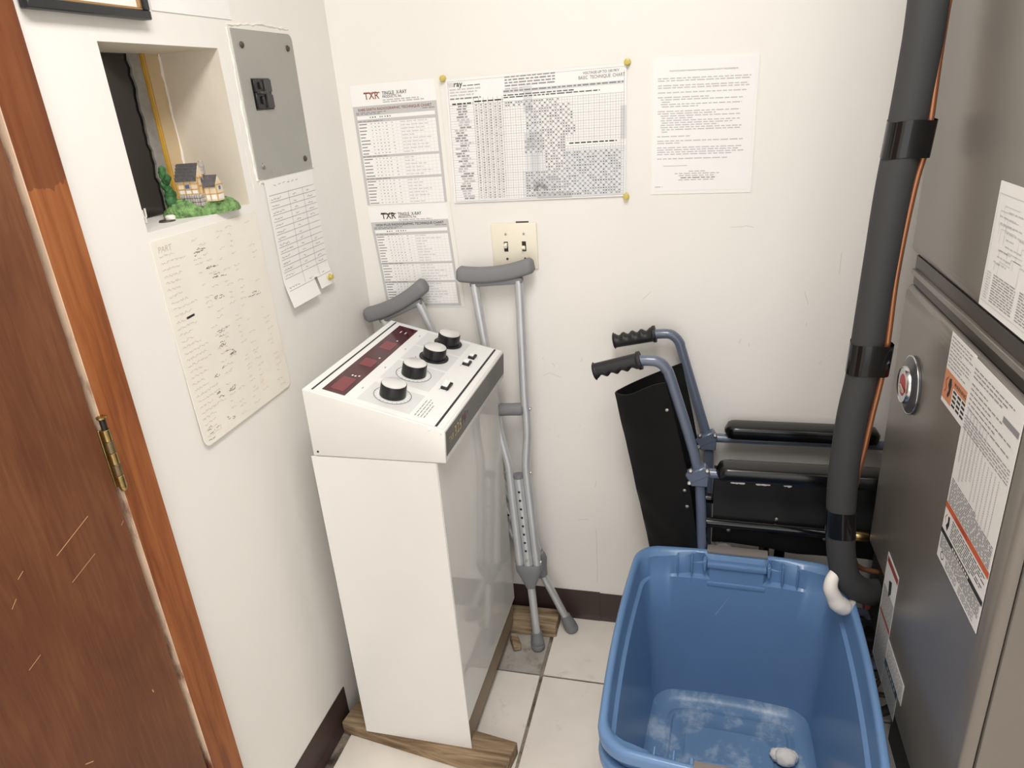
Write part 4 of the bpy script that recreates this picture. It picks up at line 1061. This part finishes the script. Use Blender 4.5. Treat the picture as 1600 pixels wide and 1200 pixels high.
for x, z in ((0.949, 0.490), (1.055, 0.530), (1.163, 0.486)):
    g = G(); g.m(SCREW); g.lathe([(0.0048, 0), (0.0042, 0.0024), (0.001, 0.0034)], (x, -0.2028, z), (0, -1, 0), 12); g.build('screw', st)
g = G(); g.m(TEAR); rnd = random.Random(21)
g.ball((0.940, -0.190, 0.432), 0.020, 3, 0.16, 4, (1.0, 0.35, 1.0)); g.ball((0.925, -0.192, 0.452), 0.012, 3, 0.2, 6, (0.8, 0.4, 1.2)); g.build('torn_lining', st)
for (a, b) in (((1.030, -0.185, 0.505), (1.060, -0.055, 0.170)), ((1.085, -0.105, 0.505), (1.055, -0.235, 0.170))):
    g = G(); g.m(RAILB); g.tube([a, b], 0.0125, 14); g.build('cross_brace', wc)

# ------------------------------------------------------------------ blue storage bins
def bin_ring(hw, hl, r, bow, N=120, notch=None):
    """rounded, slightly bowed rectangle; points start at the +x side and run round"""
    pts = []
    per = 4 * (hw + hl)
    segs = [((hw, -hl + r), (hw, hl - r)), ((hw - r, hl - r, 0),), ((hw - r, hl), (-hw + r, hl)), ((-hw + r, hl - r, PI / 2),), ((-hw, hl - r), (-hw, -hl + r)), ((-hw + r, -hl + r, PI),), ((-hw + r, -hl), (hw - r, -hl)), ((hw - r, -hl + r, 1.5 * PI),)]
    for sg in segs:
        if len(sg) == 2:
            n = 26
            for k in range(n):
                f = k / n; x = sg[0][0] + (sg[1][0] - sg[0][0]) * f; y = sg[0][1] + (sg[1][1] - sg[0][1]) * f
                b = bow * 4 * f * (1 - f)
                if abs(x) >= hw - 1e-9 and abs(sg[0][0] - sg[1][0]) < 1e-9: x += math.copysign(b, x)
                else: y += math.copysign(b, y)
                pts.append((x, y))
        else:
            cx, cy, a0 = sg[0]
            for k in range(8): a = a0 + k / 8 * PI / 2; pts.append((cx + r * math.cos(a), cy + r * math.sin(a)))
    return pts
def wedge(x, y, hw, hl):
    """how far the upper end wall is stepped out beside the handle: 0 in the middle and at the corners"""
    if abs(y) < hl - 0.03: return 0.0
    ax = abs(x)
    if ax < 0.068: return 0.0
    return 0.020 * max(0.0, 1 - (ax - 0.072) / 0.10)
def make_bin(z0, h, label, name='storage_bin'):
    t = thing(name, label, 'storage bin', (0.957, -0.555, z0), 'nested blue storage bins')
    g = G(); g.m(BINB)
    HW, HL, BW, BL = 0.2325, 0.297, 0.182, 0.236
    def L(f, inset, bow=0.007, r=0.055): return bin_ring(BW + (HW - 0.016 - BW) * f + inset, BL + (HL - 0.024 - BL) * f + inset, r, bow)
    rings = []
    def addring(pts, z): rings.append([Vector((x, y, z)) for x, y in pts])
    th = 0.0032
    addring(L(0, -0.02), 0.0005); addring(L(0, -0.004), 0.003); addring(L(0.04, 0), 0.016)
    for f in (0.3, 0.6, 0.8): addring(L(f, 0), h * f)
    addring(L(0.84, 0), h * 0.84); addring(L(0.86, 0.010), h * 0.85); addring(L(0.93, 0.010), h * 0.925)
    RIM = lambda d: bin_ring(HW + d, HL + d, 0.062, 0.008)
    addring(RIM(-0.006), h - 0.026); addring(RIM(0.000), h - 0.024); addring(RIM(0.001), h - 0.008); addring(RIM(-0.001), h - 0.002); addring(RIM(-0.004), h); addring(RIM(-0.010), h - 0.0008); addring(RIM(-0.0135), h - 0.004)
    # inside, going down
    def inner(f, extra, z):
        pts = []
        for (x, y) in L(f, -th):
            d = extra
            if abs(y) > BL + (HL - 0.024 - BL) * f - 0.045 - th and abs(x) < HW - 0.06:
                wv = wedge(x, y, HW, HL - 0.02) if extra > 0 else 0
                y = y + math.copysign(wv if extra > 0 else 0, y)
                pts.append((x, y))
            else:
                pts.append((x + math.copysign(d, x) if abs(x) > BW - 0.03 else x, y))
        addring(pts, z)
    inner(0.95, 0.0075, h - 0.010)
    inner(0.86, 0.0075, h * 0.856); inner(0.85, 0.0, h * 0.846)
    for f in (0.6, 0.3): inner(f, 0, h * f)
    addring(L(0.05, -th - 0.001), 0.030); addring(L(0.0, -0.010), 0.016); addring(L(0.0, -0.022), 0.0105)
    addring(L(0.0, -0.034), 0.0095)
    g.m(BINB)
    g.loft(rings[:-3], caps=False); g.m(BINB2); g.loft(rings[-4:], caps=False)
    g.m(BINB); g.face([tuple(p) for p in reversed(rings[0])]); g.m(BINB2)
    # floor with two raised frames
    fl = [L(0, -0.034), bin_ring(BW - 0.040, BL - 0.040, 0.03, 0.002), bin_ring(BW - 0.044, BL - 0.044, 0.03, 0.002), bin_ring(BW - 0.050, BL - 0.050, 0.028, 0.002), bin_ring(BW - 0.054, BL - 0.054, 0.026, 0.002),
          bin_ring(BW - 0.082, BL - 0.085, 0.024, 0.001), bin_ring(BW - 0.086, BL - 0.089, 0.022, 0.001), bin_ring(BW - 0.100, BL - 0.104, 0.02, 0.0)]
    zs = [0.0095, 0.0095, 0.0135, 0.0135, 0.0085, 0.0085, 0.0125, 0.0120]
    g.loft([[Vector((x, y, z)) for x, y in r_] for r_, z in zip(fl, zs)], caps=False)
    g.face([Vector((x, y, zs[-1])) for x, y in fl[-1]])
    # pale scuffs on the inside of the far wall
    g.m(BINSC)
    def wallpt(x, f): 
        u = (x + HW - 0.055) / (2 * HW - 0.11); return Vector((x, BL + (HL - 0.024 - BL) * f - th - 0.0012 + 0.007 * 4 * u * (1 - u), h * f))
    for (x0, f0, x1, f1, wd) in ((-0.042, 0.62, -0.014, 0.74, 0.0018), (-0.135, 0.66, -0.125, 0.70, 0.003), (-0.138, 0.56, -0.120, 0.565, 0.003), (-0.128, 0.46, -0.108, 0.40, 0.0015), (0.112, 0.40, 0.118, 0.52, 0.0014), (0.124, 0.36, 0.126, 0.44, 0.003)):
        a_, b_ = wallpt(x0, f0), wallpt(x1, f1); d_ = (b_ - a_).normalized(); n_ = Vector((d_.z, 0, -d_.x)) * wd / 2
        g.face([a_ + n_, b_ + n_ * 0.5, b_ - n_ * 0.5, a_ - n_])
    body = g.build('bin_body', t, local=True, sharp=45)
    for sg in (1, -1):
        # ribs beside the handle, on the inside of the end wall
        g = G(); g.m(BINB)
        for x in (-0.132, -0.100, 0.100, 0.132):
            g.box(x - 0.0016, x + 0.0016, sg * (HL - 0.030), sg * (HL - 0.006), h * 0.862, h - 0.006, 0.0006, 1)
        for x in (-0.071, 0.071): g.box(x - 0.004, x + 0.004, sg * (HL - 0.028), sg * (HL - 0.006), h * 0.90, h - 0.012, 0.002, 1)
        g.box(-0.066, 0.066, sg * (HL - 0.030), sg * (HL - 0.006), h - 0.030, h - 0.017, 0.003, 2)
        g.build('rib_set', body, local=True)
        g = G(); g.m(BINH)
        prof = [(-0.010, 0.003), (0.004, 0.006), (0.016, 0.004), (0.020, -0.004), (0.019, -0.026), (0.016, -0.026), (0.0165, -0.005), (0.013, 0.000), (0.004, 0.002), (-0.010, -0.001)]
        g.loft([[Vector((x * k, sg * (HL - 0.0 + p[0] + 0.0005), h + p[1])) for p in prof] for x, k in ((-0.067, 1), (-0.064, 1), (0.064, 1), (0.067, 1))])
        g.build('handle', t, local=True)
    t.rotation_euler = (0, 0, math.radians(-2.2))
    return t
b1 = make_bin(0.052, 0.413, 'empty blue plastic storage bin, the upper of two nested together, open on top')
b2 = copy_tree(b1); b2.location.z = 0.0005; b2['label'] = 'blue plastic storage bin holding the other, the lower of the nested pair'

g = G(); g.m(CHALK); g.ball((1.082, -0.470, 0.082), 0.024, 3, 0.10, 3, (1.0, 0.85, 0.72)); g.ball((1.066, -0.463, 0.078), 0.016, 3, 0.12, 5, (1, 1, 0.8)); g.ball((1.094, -0.462, 0.078), 0.016, 3, 0.12, 8, (1, 1, 0.8))
solo(g, 'plaster_lump', 'crumbly white lump of plaster lying in the upper blue bin', 'plaster lump', sharp=80)

# ------------------------------------------------------------------ air handler
FXX = 1.236; YN, YFR = -0.862, -0.262
t = thing('air_handler', 'tall grey metal air handler cabinet standing along the right side', 'air handler', (1.5, -0.56, 0.0))
g = G(); g.m(FURN); g.box(1.2605, 1.80, YN + 0.001, YFR - 0.006, 0.352, 2.16, 0.002, 1); g.m(FURNK); g.box(1.252, 1.262, YN + 0.010, YFR - 0.010, 0.366, 2.15); cab = g.build('cabinet', t)
g = G(); g.m(FURNK); g.box(1.335, 1.76, YN + 0.04, -0.30, -0.0, 0.350); g.build('stand', t)
def inset(poly, d):
    out = []; n = len(poly)
    for i in range(n):
        p0, p1, p2 = Vector(poly[i - 1]), Vector(poly[i]), Vector(poly[(i + 1) % n])
        a = (p1 - p0).normalized(); b = (p2 - p1).normalized(); na = Vector((-a.y, a.x)); nb = Vector((-b.y, b.x))
        k = 1 + na.dot(nb); m_ = (na + nb) / k if abs(k) > 1e-6 else na
        out.append(p1 + m_ * d)
    return out
def pillow(g, poly, x_back, x_front, rr_):
    """panel facing -x whose edges roll back"""
    ar = sum(poly[i][0] * poly[(i + 1) % len(poly)][1] - poly[(i + 1) % len(poly)][0] * poly[i][1] for i in range(len(poly)))
    if ar < 0: poly = poly[::-1]
    rings = [[(x_back, p[0], p[1]) for p in poly]]
    for k in range(7):
        a = k / 6 * PI / 2; q = inset(poly, rr_ * (1 - math.cos(a))); xx = x_front + rr_ * 0.60 * (1 - math.sin(a))
        rings.append([(xx, p.x, p.y) for p in q])
    g.loft(rings)
g = G(); g.m(FURN); pillow(g, [(YFR, 1.168), (YN, 1.168), (YN, 2.16), (YFR, 2.16)], 1.2575, FXX, 0.030); up_ = g.build('upper_panel', t, sharp=40)
NZ, NYY = 0.535, -0.402
g = G(); g.m(FURN); pillow(g, [(YFR, 1.108), (YN, 1.108), (YN, 0.362), (NYY, 0.362), (NYY, NZ), (YFR, NZ - 0.01)], 1.2575, FXX, 0.030); lo_ = g.build('lower_panel', t, sharp=40)
g = G(); g.m(FURND); g.box(1.250, 1.264, YN + 0.004, YFR - 0.008, 1.112, 1.164); g.m(FURN); g.box(1.244, 1.252, YN + 0.004, YFR - 0.010, 1.130, 1.140, 0.001, 1); g.build('panel_gap_strip', t)
g = G(); g.m(FURND); g.box(1.2575, 1.264, NYY + 0.0, YFR - 0.008, 0.362, NZ); cp = g.build('pipe_connection_plate', t)
for y, z in ((-0.395, 0.529), (-0.395, 0.466), (-0.395, 0.405), (-0.30, 0.520)):
    g = G(); g.m(SCREW); g.lathe([(0.0055, 0), (0.0055, 0.003), (0.003, 0.005)], (1.2575, y, z), (-1, 0, 0), 12); g.build('screw', cp)
g = G(); g.m(REDCAP); g.lathe([(0.014, 0), (0.014, 0.016), (0.011, 0.018)], (1.2575, -0.292, 0.385), (-1, 0, 0), 20); g.build('drain_plug', cp)
# badge
g = G(); g.m(BADGE); BC = (FXX - 0.0005, -0.408, 0.962)
g.lathe([(0.0525, 0.0), (0.0525, 0.004), (0.050, 0.006), (0.033, 0.011), (0.031, 0.011)], BC, (-1, 0, 0), 48); bd = g.build('badge', lo_)
g = G(); g.m(CHROME); g.tube([(BC[0] - 0.004, BC[1] + 0.0520 * math.cos(a), BC[2] + 0.0520 * math.sin(a)) for a in [2 * PI * k / 64 for k in range(65)]], 0.0016, 8, False)
g.lathe([(0.0345, 0.009), (0.034, 0.014), (0.0315, 0.0168), (0.030, 0.0155)], BC, (-1, 0, 0), 48)
g.m(BADGER); g.lathe([(0.0302, 0.0140), (0.0300, 0.0150), (0.0, 0.0165)], BC, (-1, 0, 0), 40)
s = Sheet((BC[0] - 0.0172, BC[1] + 0.02, BC[2] + 0.02), (BC[0] - 0.0172, BC[1] - 0.02, BC[2] + 0.02), (BC[0] - 0.0172, BC[1] - 0.02, BC[2] - 0.02), (BC[0] - 0.0172, BC[1] + 0.02, BC[2] - 0.02)); s.n = Vector((-1, 0, 0)); s.g = g
g.m(BADGEC); g.face([s.P(u, v, 0) for u, v in ((0.06, 0.64), (0.40, 0.48), (0.93, 0.58), (0.96, 0.70), (0.70, 0.80), (0.18, 0.78))])
g.m(INKG)
s.scribble(0.18, 0.67, 0.62, 0.14, REDL, 10, 0.0012)
g.build('badge_centre', lo_)
def face_sheet(y0, y1, z0, z1, dx=0.0006): return Sheet((FXX - dx, y0, z1), (FXX - dx, y1, z1), (FXX - dx, y1, z0), (FXX - dx, y0, z0))
# wiring sheet on the upper panel
s = face_sheet(-0.637, -0.842, 1.180, 1.344); s.base(LABEL, 0.0005, 2, 2)
s.line(0.02, 0.09, 1, 0.09, INKL, 0.0006); s.line(0.03, 0.10, 0.03, 0.92, INKL, 0.0006)
rnd = random.Random(31)
for i in range(22):
    u = rnd.uniform(0.08, 0.75); v = rnd.uniform(0.16, 0.62); s.line(u, v, u + rnd.uniform(0.05, 0.25), v, INKL, 0.0006); s.line(u, v, u, v + rnd.uniform(0.03, 0.15), INKL, 0.0006)
for i in range(9): s.words(rnd.uniform(0.08, 0.3), rnd.uniform(0.32, 0.5), 0.2 + i * 0.05, INKL, 0.0014)
for i in range(11):
    v = 0.70 + i * 0.021; s.words(0.05, 0.12, v, INKL, 0.0012, i); s.words(0.16, 0.52, v, INKG, 0.0012, i + 20); s.words(0.58, 0.98, v, INKG, 0.0012, i + 40)
s.line(0.02, 0.945, 1, 0.945, INKL, 0.0006)
o = s.g.build('wiring_diagram', up_); o['label'] = 'white printed wiring diagram sheet'
# small label with the orange warning
s = face_sheet(-0.560, -0.668, 1.002, 1.114); s.base(LABEL, 0.0004, 2, 2)
for i in range(9): s.words(0.05, (0.9, 0.85, 0.95, 0.5, 0.9, 0.85, 0.9, 0.6, 0.8)[i], 0.05 + i * 0.05, INKG, 0.0013, i)
s.rect(0.0, 0.52, 1.0, 0.94, ORANGE, 0.0002); s.rect(0.0, 0.94, 1.0, 1.0, LABEL, 0.0002)
s.text('WARNING', 0.42, 0.63, 0.0062, INK, width=0.052, bold=True)
s.g.m(INK); s.g.face([s.P(u, v, 0.0004) for u, v in ((0.22, 0.60), (0.30, 0.58), (0.33, 0.66), (0.31, 0.80), (0.24, 0.88), (0.20, 0.84), (0.25, 0.76), (0.20, 0.70))])
s.line(0.16, 0.60, 0.08, 0.68, INK, 0.0015); s.line(0.08, 0.68, 0.14, 0.76, INK, 0.0015); s.line(0.14, 0.76, 0.09, 0.84, INK, 0.0015)
s.rect(0.40, 0.67, 0.96, 0.94, LABEL, 0.0003)
for i in range(4):
    for j in range(3): s.rect(0.43 + j * 0.18, 0.685 + i * 0.064, 0.57 + j * 0.18, 0.685 + i * 0.064 + 0.035, INK, 0.0005)
o = s.g.build('warning_label', lo_); o['label'] = 'small white and orange warning sticker'
# the big data label
s = face_sheet(-0.660, -0.838, 0.782, 1.112, 0.0012); s.base(LABEL, 0.0004, 2, 2)
for i in range(3): s.words(0.06, 0.85 - 0.1 * i, 0.04 + i * 0.018, INKG, 0.0018, i)
for i in range(6): s.words(0.06, (0.4, 0.7, 0.5, 0.9, 0.62, 0.9)[i], 0.11 + i * 0.022, INKG, 0.0018, 10 + i)
s.rect(0.70, 0.10, 0.98, 0.125, INKG)
for i in range(5): s.words(0.04, 0.97, 0.26 + i * 0.014, INKG, 0.0014, 20 + i)
for k in range(12):
    u = 0.07 + k * 0.07; n_ = 24 + (k * 7) % 9
    for j in range(n_): s.rect(u, 0.19 + (0.03 if k < 7 else 0.15) + j * 0.011, u + (0.028 if k < 5 else 0.016), 0.19 + (0.03 if k < 7 else 0.15) + j * 0.011 + 0.006, INKL, 0.00035)
for i in range(12): s.words(0.03, 0.60 if i < 2 else 0.97, 0.575 + i * 0.0105, INKG, 0.0019, 50 + i)
s.rect(0.0, 0.702, 1.0, 0.732, ORANGED, 0.0004); s.text('WARNING', 0.24, 0.727, 0.0062, REDL, width=0.052, bold=True, w=0.0006)
s.rect(0.02, 0.74, 0.16, 0.835, WHITEP, 0.0003); s.g.m(INK); s.g.face([s.P(u, v, 0.0005) for u, v in ((0.10, 0.755), (0.14, 0.75), (0.15, 0.79), (0.12, 0.828), (0.08, 0.81), (0.11, 0.785))]); s.line(0.07, 0.755, 0.04, 0.78, INK, 0.0014); s.line(0.04, 0.78, 0.07, 0.80, INK, 0.0014)
for i in range(7): s.words(0.20, (0.95, 0.9, 0.97, 0.8, 0.95, 0.9, 0.7)[i], 0.745 + i * 0.013, INK, 0.0016, 70 + i)
s.rect(0.0, 0.842, 1.0, 0.866, INK, 0.0004)
for k in range(9): s.rect(0.30 + k * 0.045, 0.849, 0.33 + k * 0.045, 0.860, WHITEP, 0.0006)
for i in range(8): s.words(0.03, 0.97, 0.872 + i * 0.009, INKG, 0.0016, 80 + i)
s.g.m(INK); ring_pts = [(0.12 + 0.035 * math.cos(a), 0.962 + 0.018 * math.sin(a)) for a in [2 * PI * k / 16 for k in range(17)]]
for k in range(16): s.line(*ring_pts[k], *ring_pts[k + 1], INK, 0.0014)
for i in range(4): s.words(0.22, 0.5, 0.95 + i * 0.010, INKG, 0.0014, 90 + i); s.words(0.55, 0.9, 0.95 + i * 0.010, INKG, 0.0014, 95 + i)
o = s.g.build('rating_label', lo_); o['label'] = 'large white data label with orange and black bands'
# tall narrow label and its neighbours at the lower far edge
s = face_sheet(-0.425, -0.507, 0.366, 0.618, 0.0006); s.base(LABEL, 0.0004, 2, 2)
s.rect(0.06, 0.02, 1.0, 0.07, REDL); s.g.m(INK); s.g.face([s.P(u, v, 0.0004) for u, v in ((0.4, 0.17), (0.62, 0.14), (0.66, 0.24), (0.5, 0.30))])
s.rect(0.06, 0.27, 1.0, 0.99, LABELG, 0.0002)
for i in range(44): s.words(0.1, 0.95, 0.28 + i * 0.016, INKG, 0.0013, i, w=0.0004)
s.rect(0.06, 0.50, 1.0, 0.53, REDL, 0.0005)
o = s.g.build('instruction_label', lo_); o['label'] = 'tall narrow grey label with red bands'
s = face_sheet(-0.5075, -0.627, 0.366, 0.476, 0.0008)
s.base(LABEL, 0.0004, 2, 2, 0, 1, 0, 0.42); s.base(LABELG, 0.0004, 2, 2, 0, 0.80, 0.42, 1.0)
for i in range(8): s.words(0.05, 0.95, 0.04 + i * 0.042, INKG, 0.0013, i)
s.rect(0.0, 0.40, 0.80, 0.54, TEAL); 
for k in range(5): s.rect(0.16 + k * 0.11, 0.44, 0.23 + k * 0.11, 0.50, LABELG, 0.0005)
for i in range(9): s.words(0.03, 0.77, 0.57 + i * 0.045, INKG, 0.0013, 30 + i)
o = s.g.build('service_label', lo_); o['label'] = 'grey label with teal band'

# ------------------------------------------------------------------ insulated refrigerant pipe and copper line
PIPE = [(1.168, -0.36, 2.30), (1.181, -0.38, 1.85), (1.182, -0.390, 1.576), (1.180, -0.390, 1.488), (1.175, -0.390, 1.396), (1.168, -0.390, 1.297), (1.164, -0.390, 1.191), (1.160, -0.390, 1.077), (1.156, -0.390, 0.967), (1.149, -0.390, 0.889), (1.146, -0.390, 0.793),
        (1.147, -0.390, 0.722), (1.152, -0.390, 0.648), (1.160, -0.390, 0.580), (1.173, -0.388, 0.528), (1.194, -0.380, 0.496), (1.222, -0.362, 0.470), (1.256, -0.335, 0.452)]
t = thing('insulated_pipe', 'black foam insulated pipe running down in front of the grey cabinet', 'insulated pipe', (1.17, -0.39, 0.45))
sp = smooth(PIPE, 6)
g = G(); g.m(FOAM); rr2 = [0.0275 if p.z < 1.0 else 0.0275 + 0.0015 * min(1, (p.z - 1.0) / 0.4) for p in sp]; g.tube(sp, rr2, 24); fo = g.build('foam_insulation', t, sharp=60)
def pipe_at(z):
    for i in range(len(sp) - 1):
        if sp[i].z >= z >= sp[i + 1].z: f = (sp[i].z - z) / (sp[i].z - sp[i + 1].z); return sp[i].lerp(sp[i + 1], f)
def tape(z0, z1, ex, r_=0.0288):
    g = G(); g.m(TAPE); rings = []
    for i in range(7):
        z = z0 + (z1 - z0) * i / 6; c = pipe_at(z)
        pts = []
        for k in range(28):
            a = 2 * PI * k / 28; x, y = r_ * math.cos(a), r_ * math.sin(a)
            wv = max(0, math.cos(a - ex[1])); pts.append(Vector((c.x + x + ex[0] * wv ** 3 * math.cos(ex[1]), c.y + y + ex[0] * wv ** 3 * math.sin(ex[1]), z + 0.0016 * math.sin(3 * a))))
        rings.append(pts)
    g.loft(rings, caps=False); return g.build('tape_wrap', t, sharp=60)
tape(1.352, 1.408, (0.012, -0.35), 0.0300); tape(0.978, 1.036, (0.014, -0.35), 0.0290); tape(0.628, 0.688, (0.0, 0), 0.0286)
CU = [(1.200, -0.385, 2.30), (1.212, -0.396, 1.80), (1.2055, -0.400, 1.564), (1.2045, -0.400, 1.487), (1.2045, -0.402, 1.410), (1.2035, -0.402, 1.362), (1.197, -0.402, 1.318), (1.192, -0.402, 1.257), (1.1885, -0.402, 1.193), (1.187, -0.402, 1.137), (1.188, -0.402, 1.044), (1.186, -0.402, 0.971), (1.179, -0.402, 0.894), (1.1745, -0.400, 0.827), (1.171, -0.392, 0.765), (1.173, -0.375, 0.70), (1.186, -0.352, 0.60), (1.205, -0.335, 0.515), (1.257, -0.325, 0.495)]
g = G(); g.m(COPPER); g.tube(smooth(CU, 4), 0.0053, 12)
solo(g, 'copper_pipe', 'thin bare copper tube running beside the black insulated pipe', 'copper pipe', sharp=60)
# white drain elbow under the pipe bend
g = G(); g.m(PVC); pp = smooth([(1.158, -0.392, 0.548), (1.145, -0.408, 0.528), (1.1435, -0.413, 0.508), (1.152, -0.413, 0.488), (1.160, -0.412, 0.473), (1.174, -0.407, 0.461), (1.186, -0.399, 0.459), (1.196, -0.388, 0.464)], 5)
R_ = [0.009, 0.0125, 0.0145, 0.0155, 0.0185, 0.0180, 0.012, 0.005]
g.tube(pp, [R_[min(7, i // 5)] + (R_[min(7, i // 5 + 1)] - R_[min(7, i // 5)]) * (i % 5) / 5 for i in range(len(pp))], 18)
solo(g, 'drain_elbow', 'curved white plastic piece tucked under the bend of the black pipe', 'drain elbow', sharp=60)
# dark cables on the floor behind the bins
for k, (lab, pts) in enumerate([('black cable lying on the floor between the blue bins and the cabinet stand', [(1.215, -0.20, 0.006), (1.24, -0.34, 0.007), (1.225, -0.46, 0.006), (1.27, -0.58, 0.007), (1.25, -0.75, 0.006), (1.29, -0.95, 0.006)])]):
    g = G(); g.m(BLACKP); g.tube(smooth(pts, 6), 0.0055, 10); solo(g, 'power_cable', lab, 'cable', sharp=60)

for o in list(bpy.data.objects):
    if '_o' in o: del o['_o']
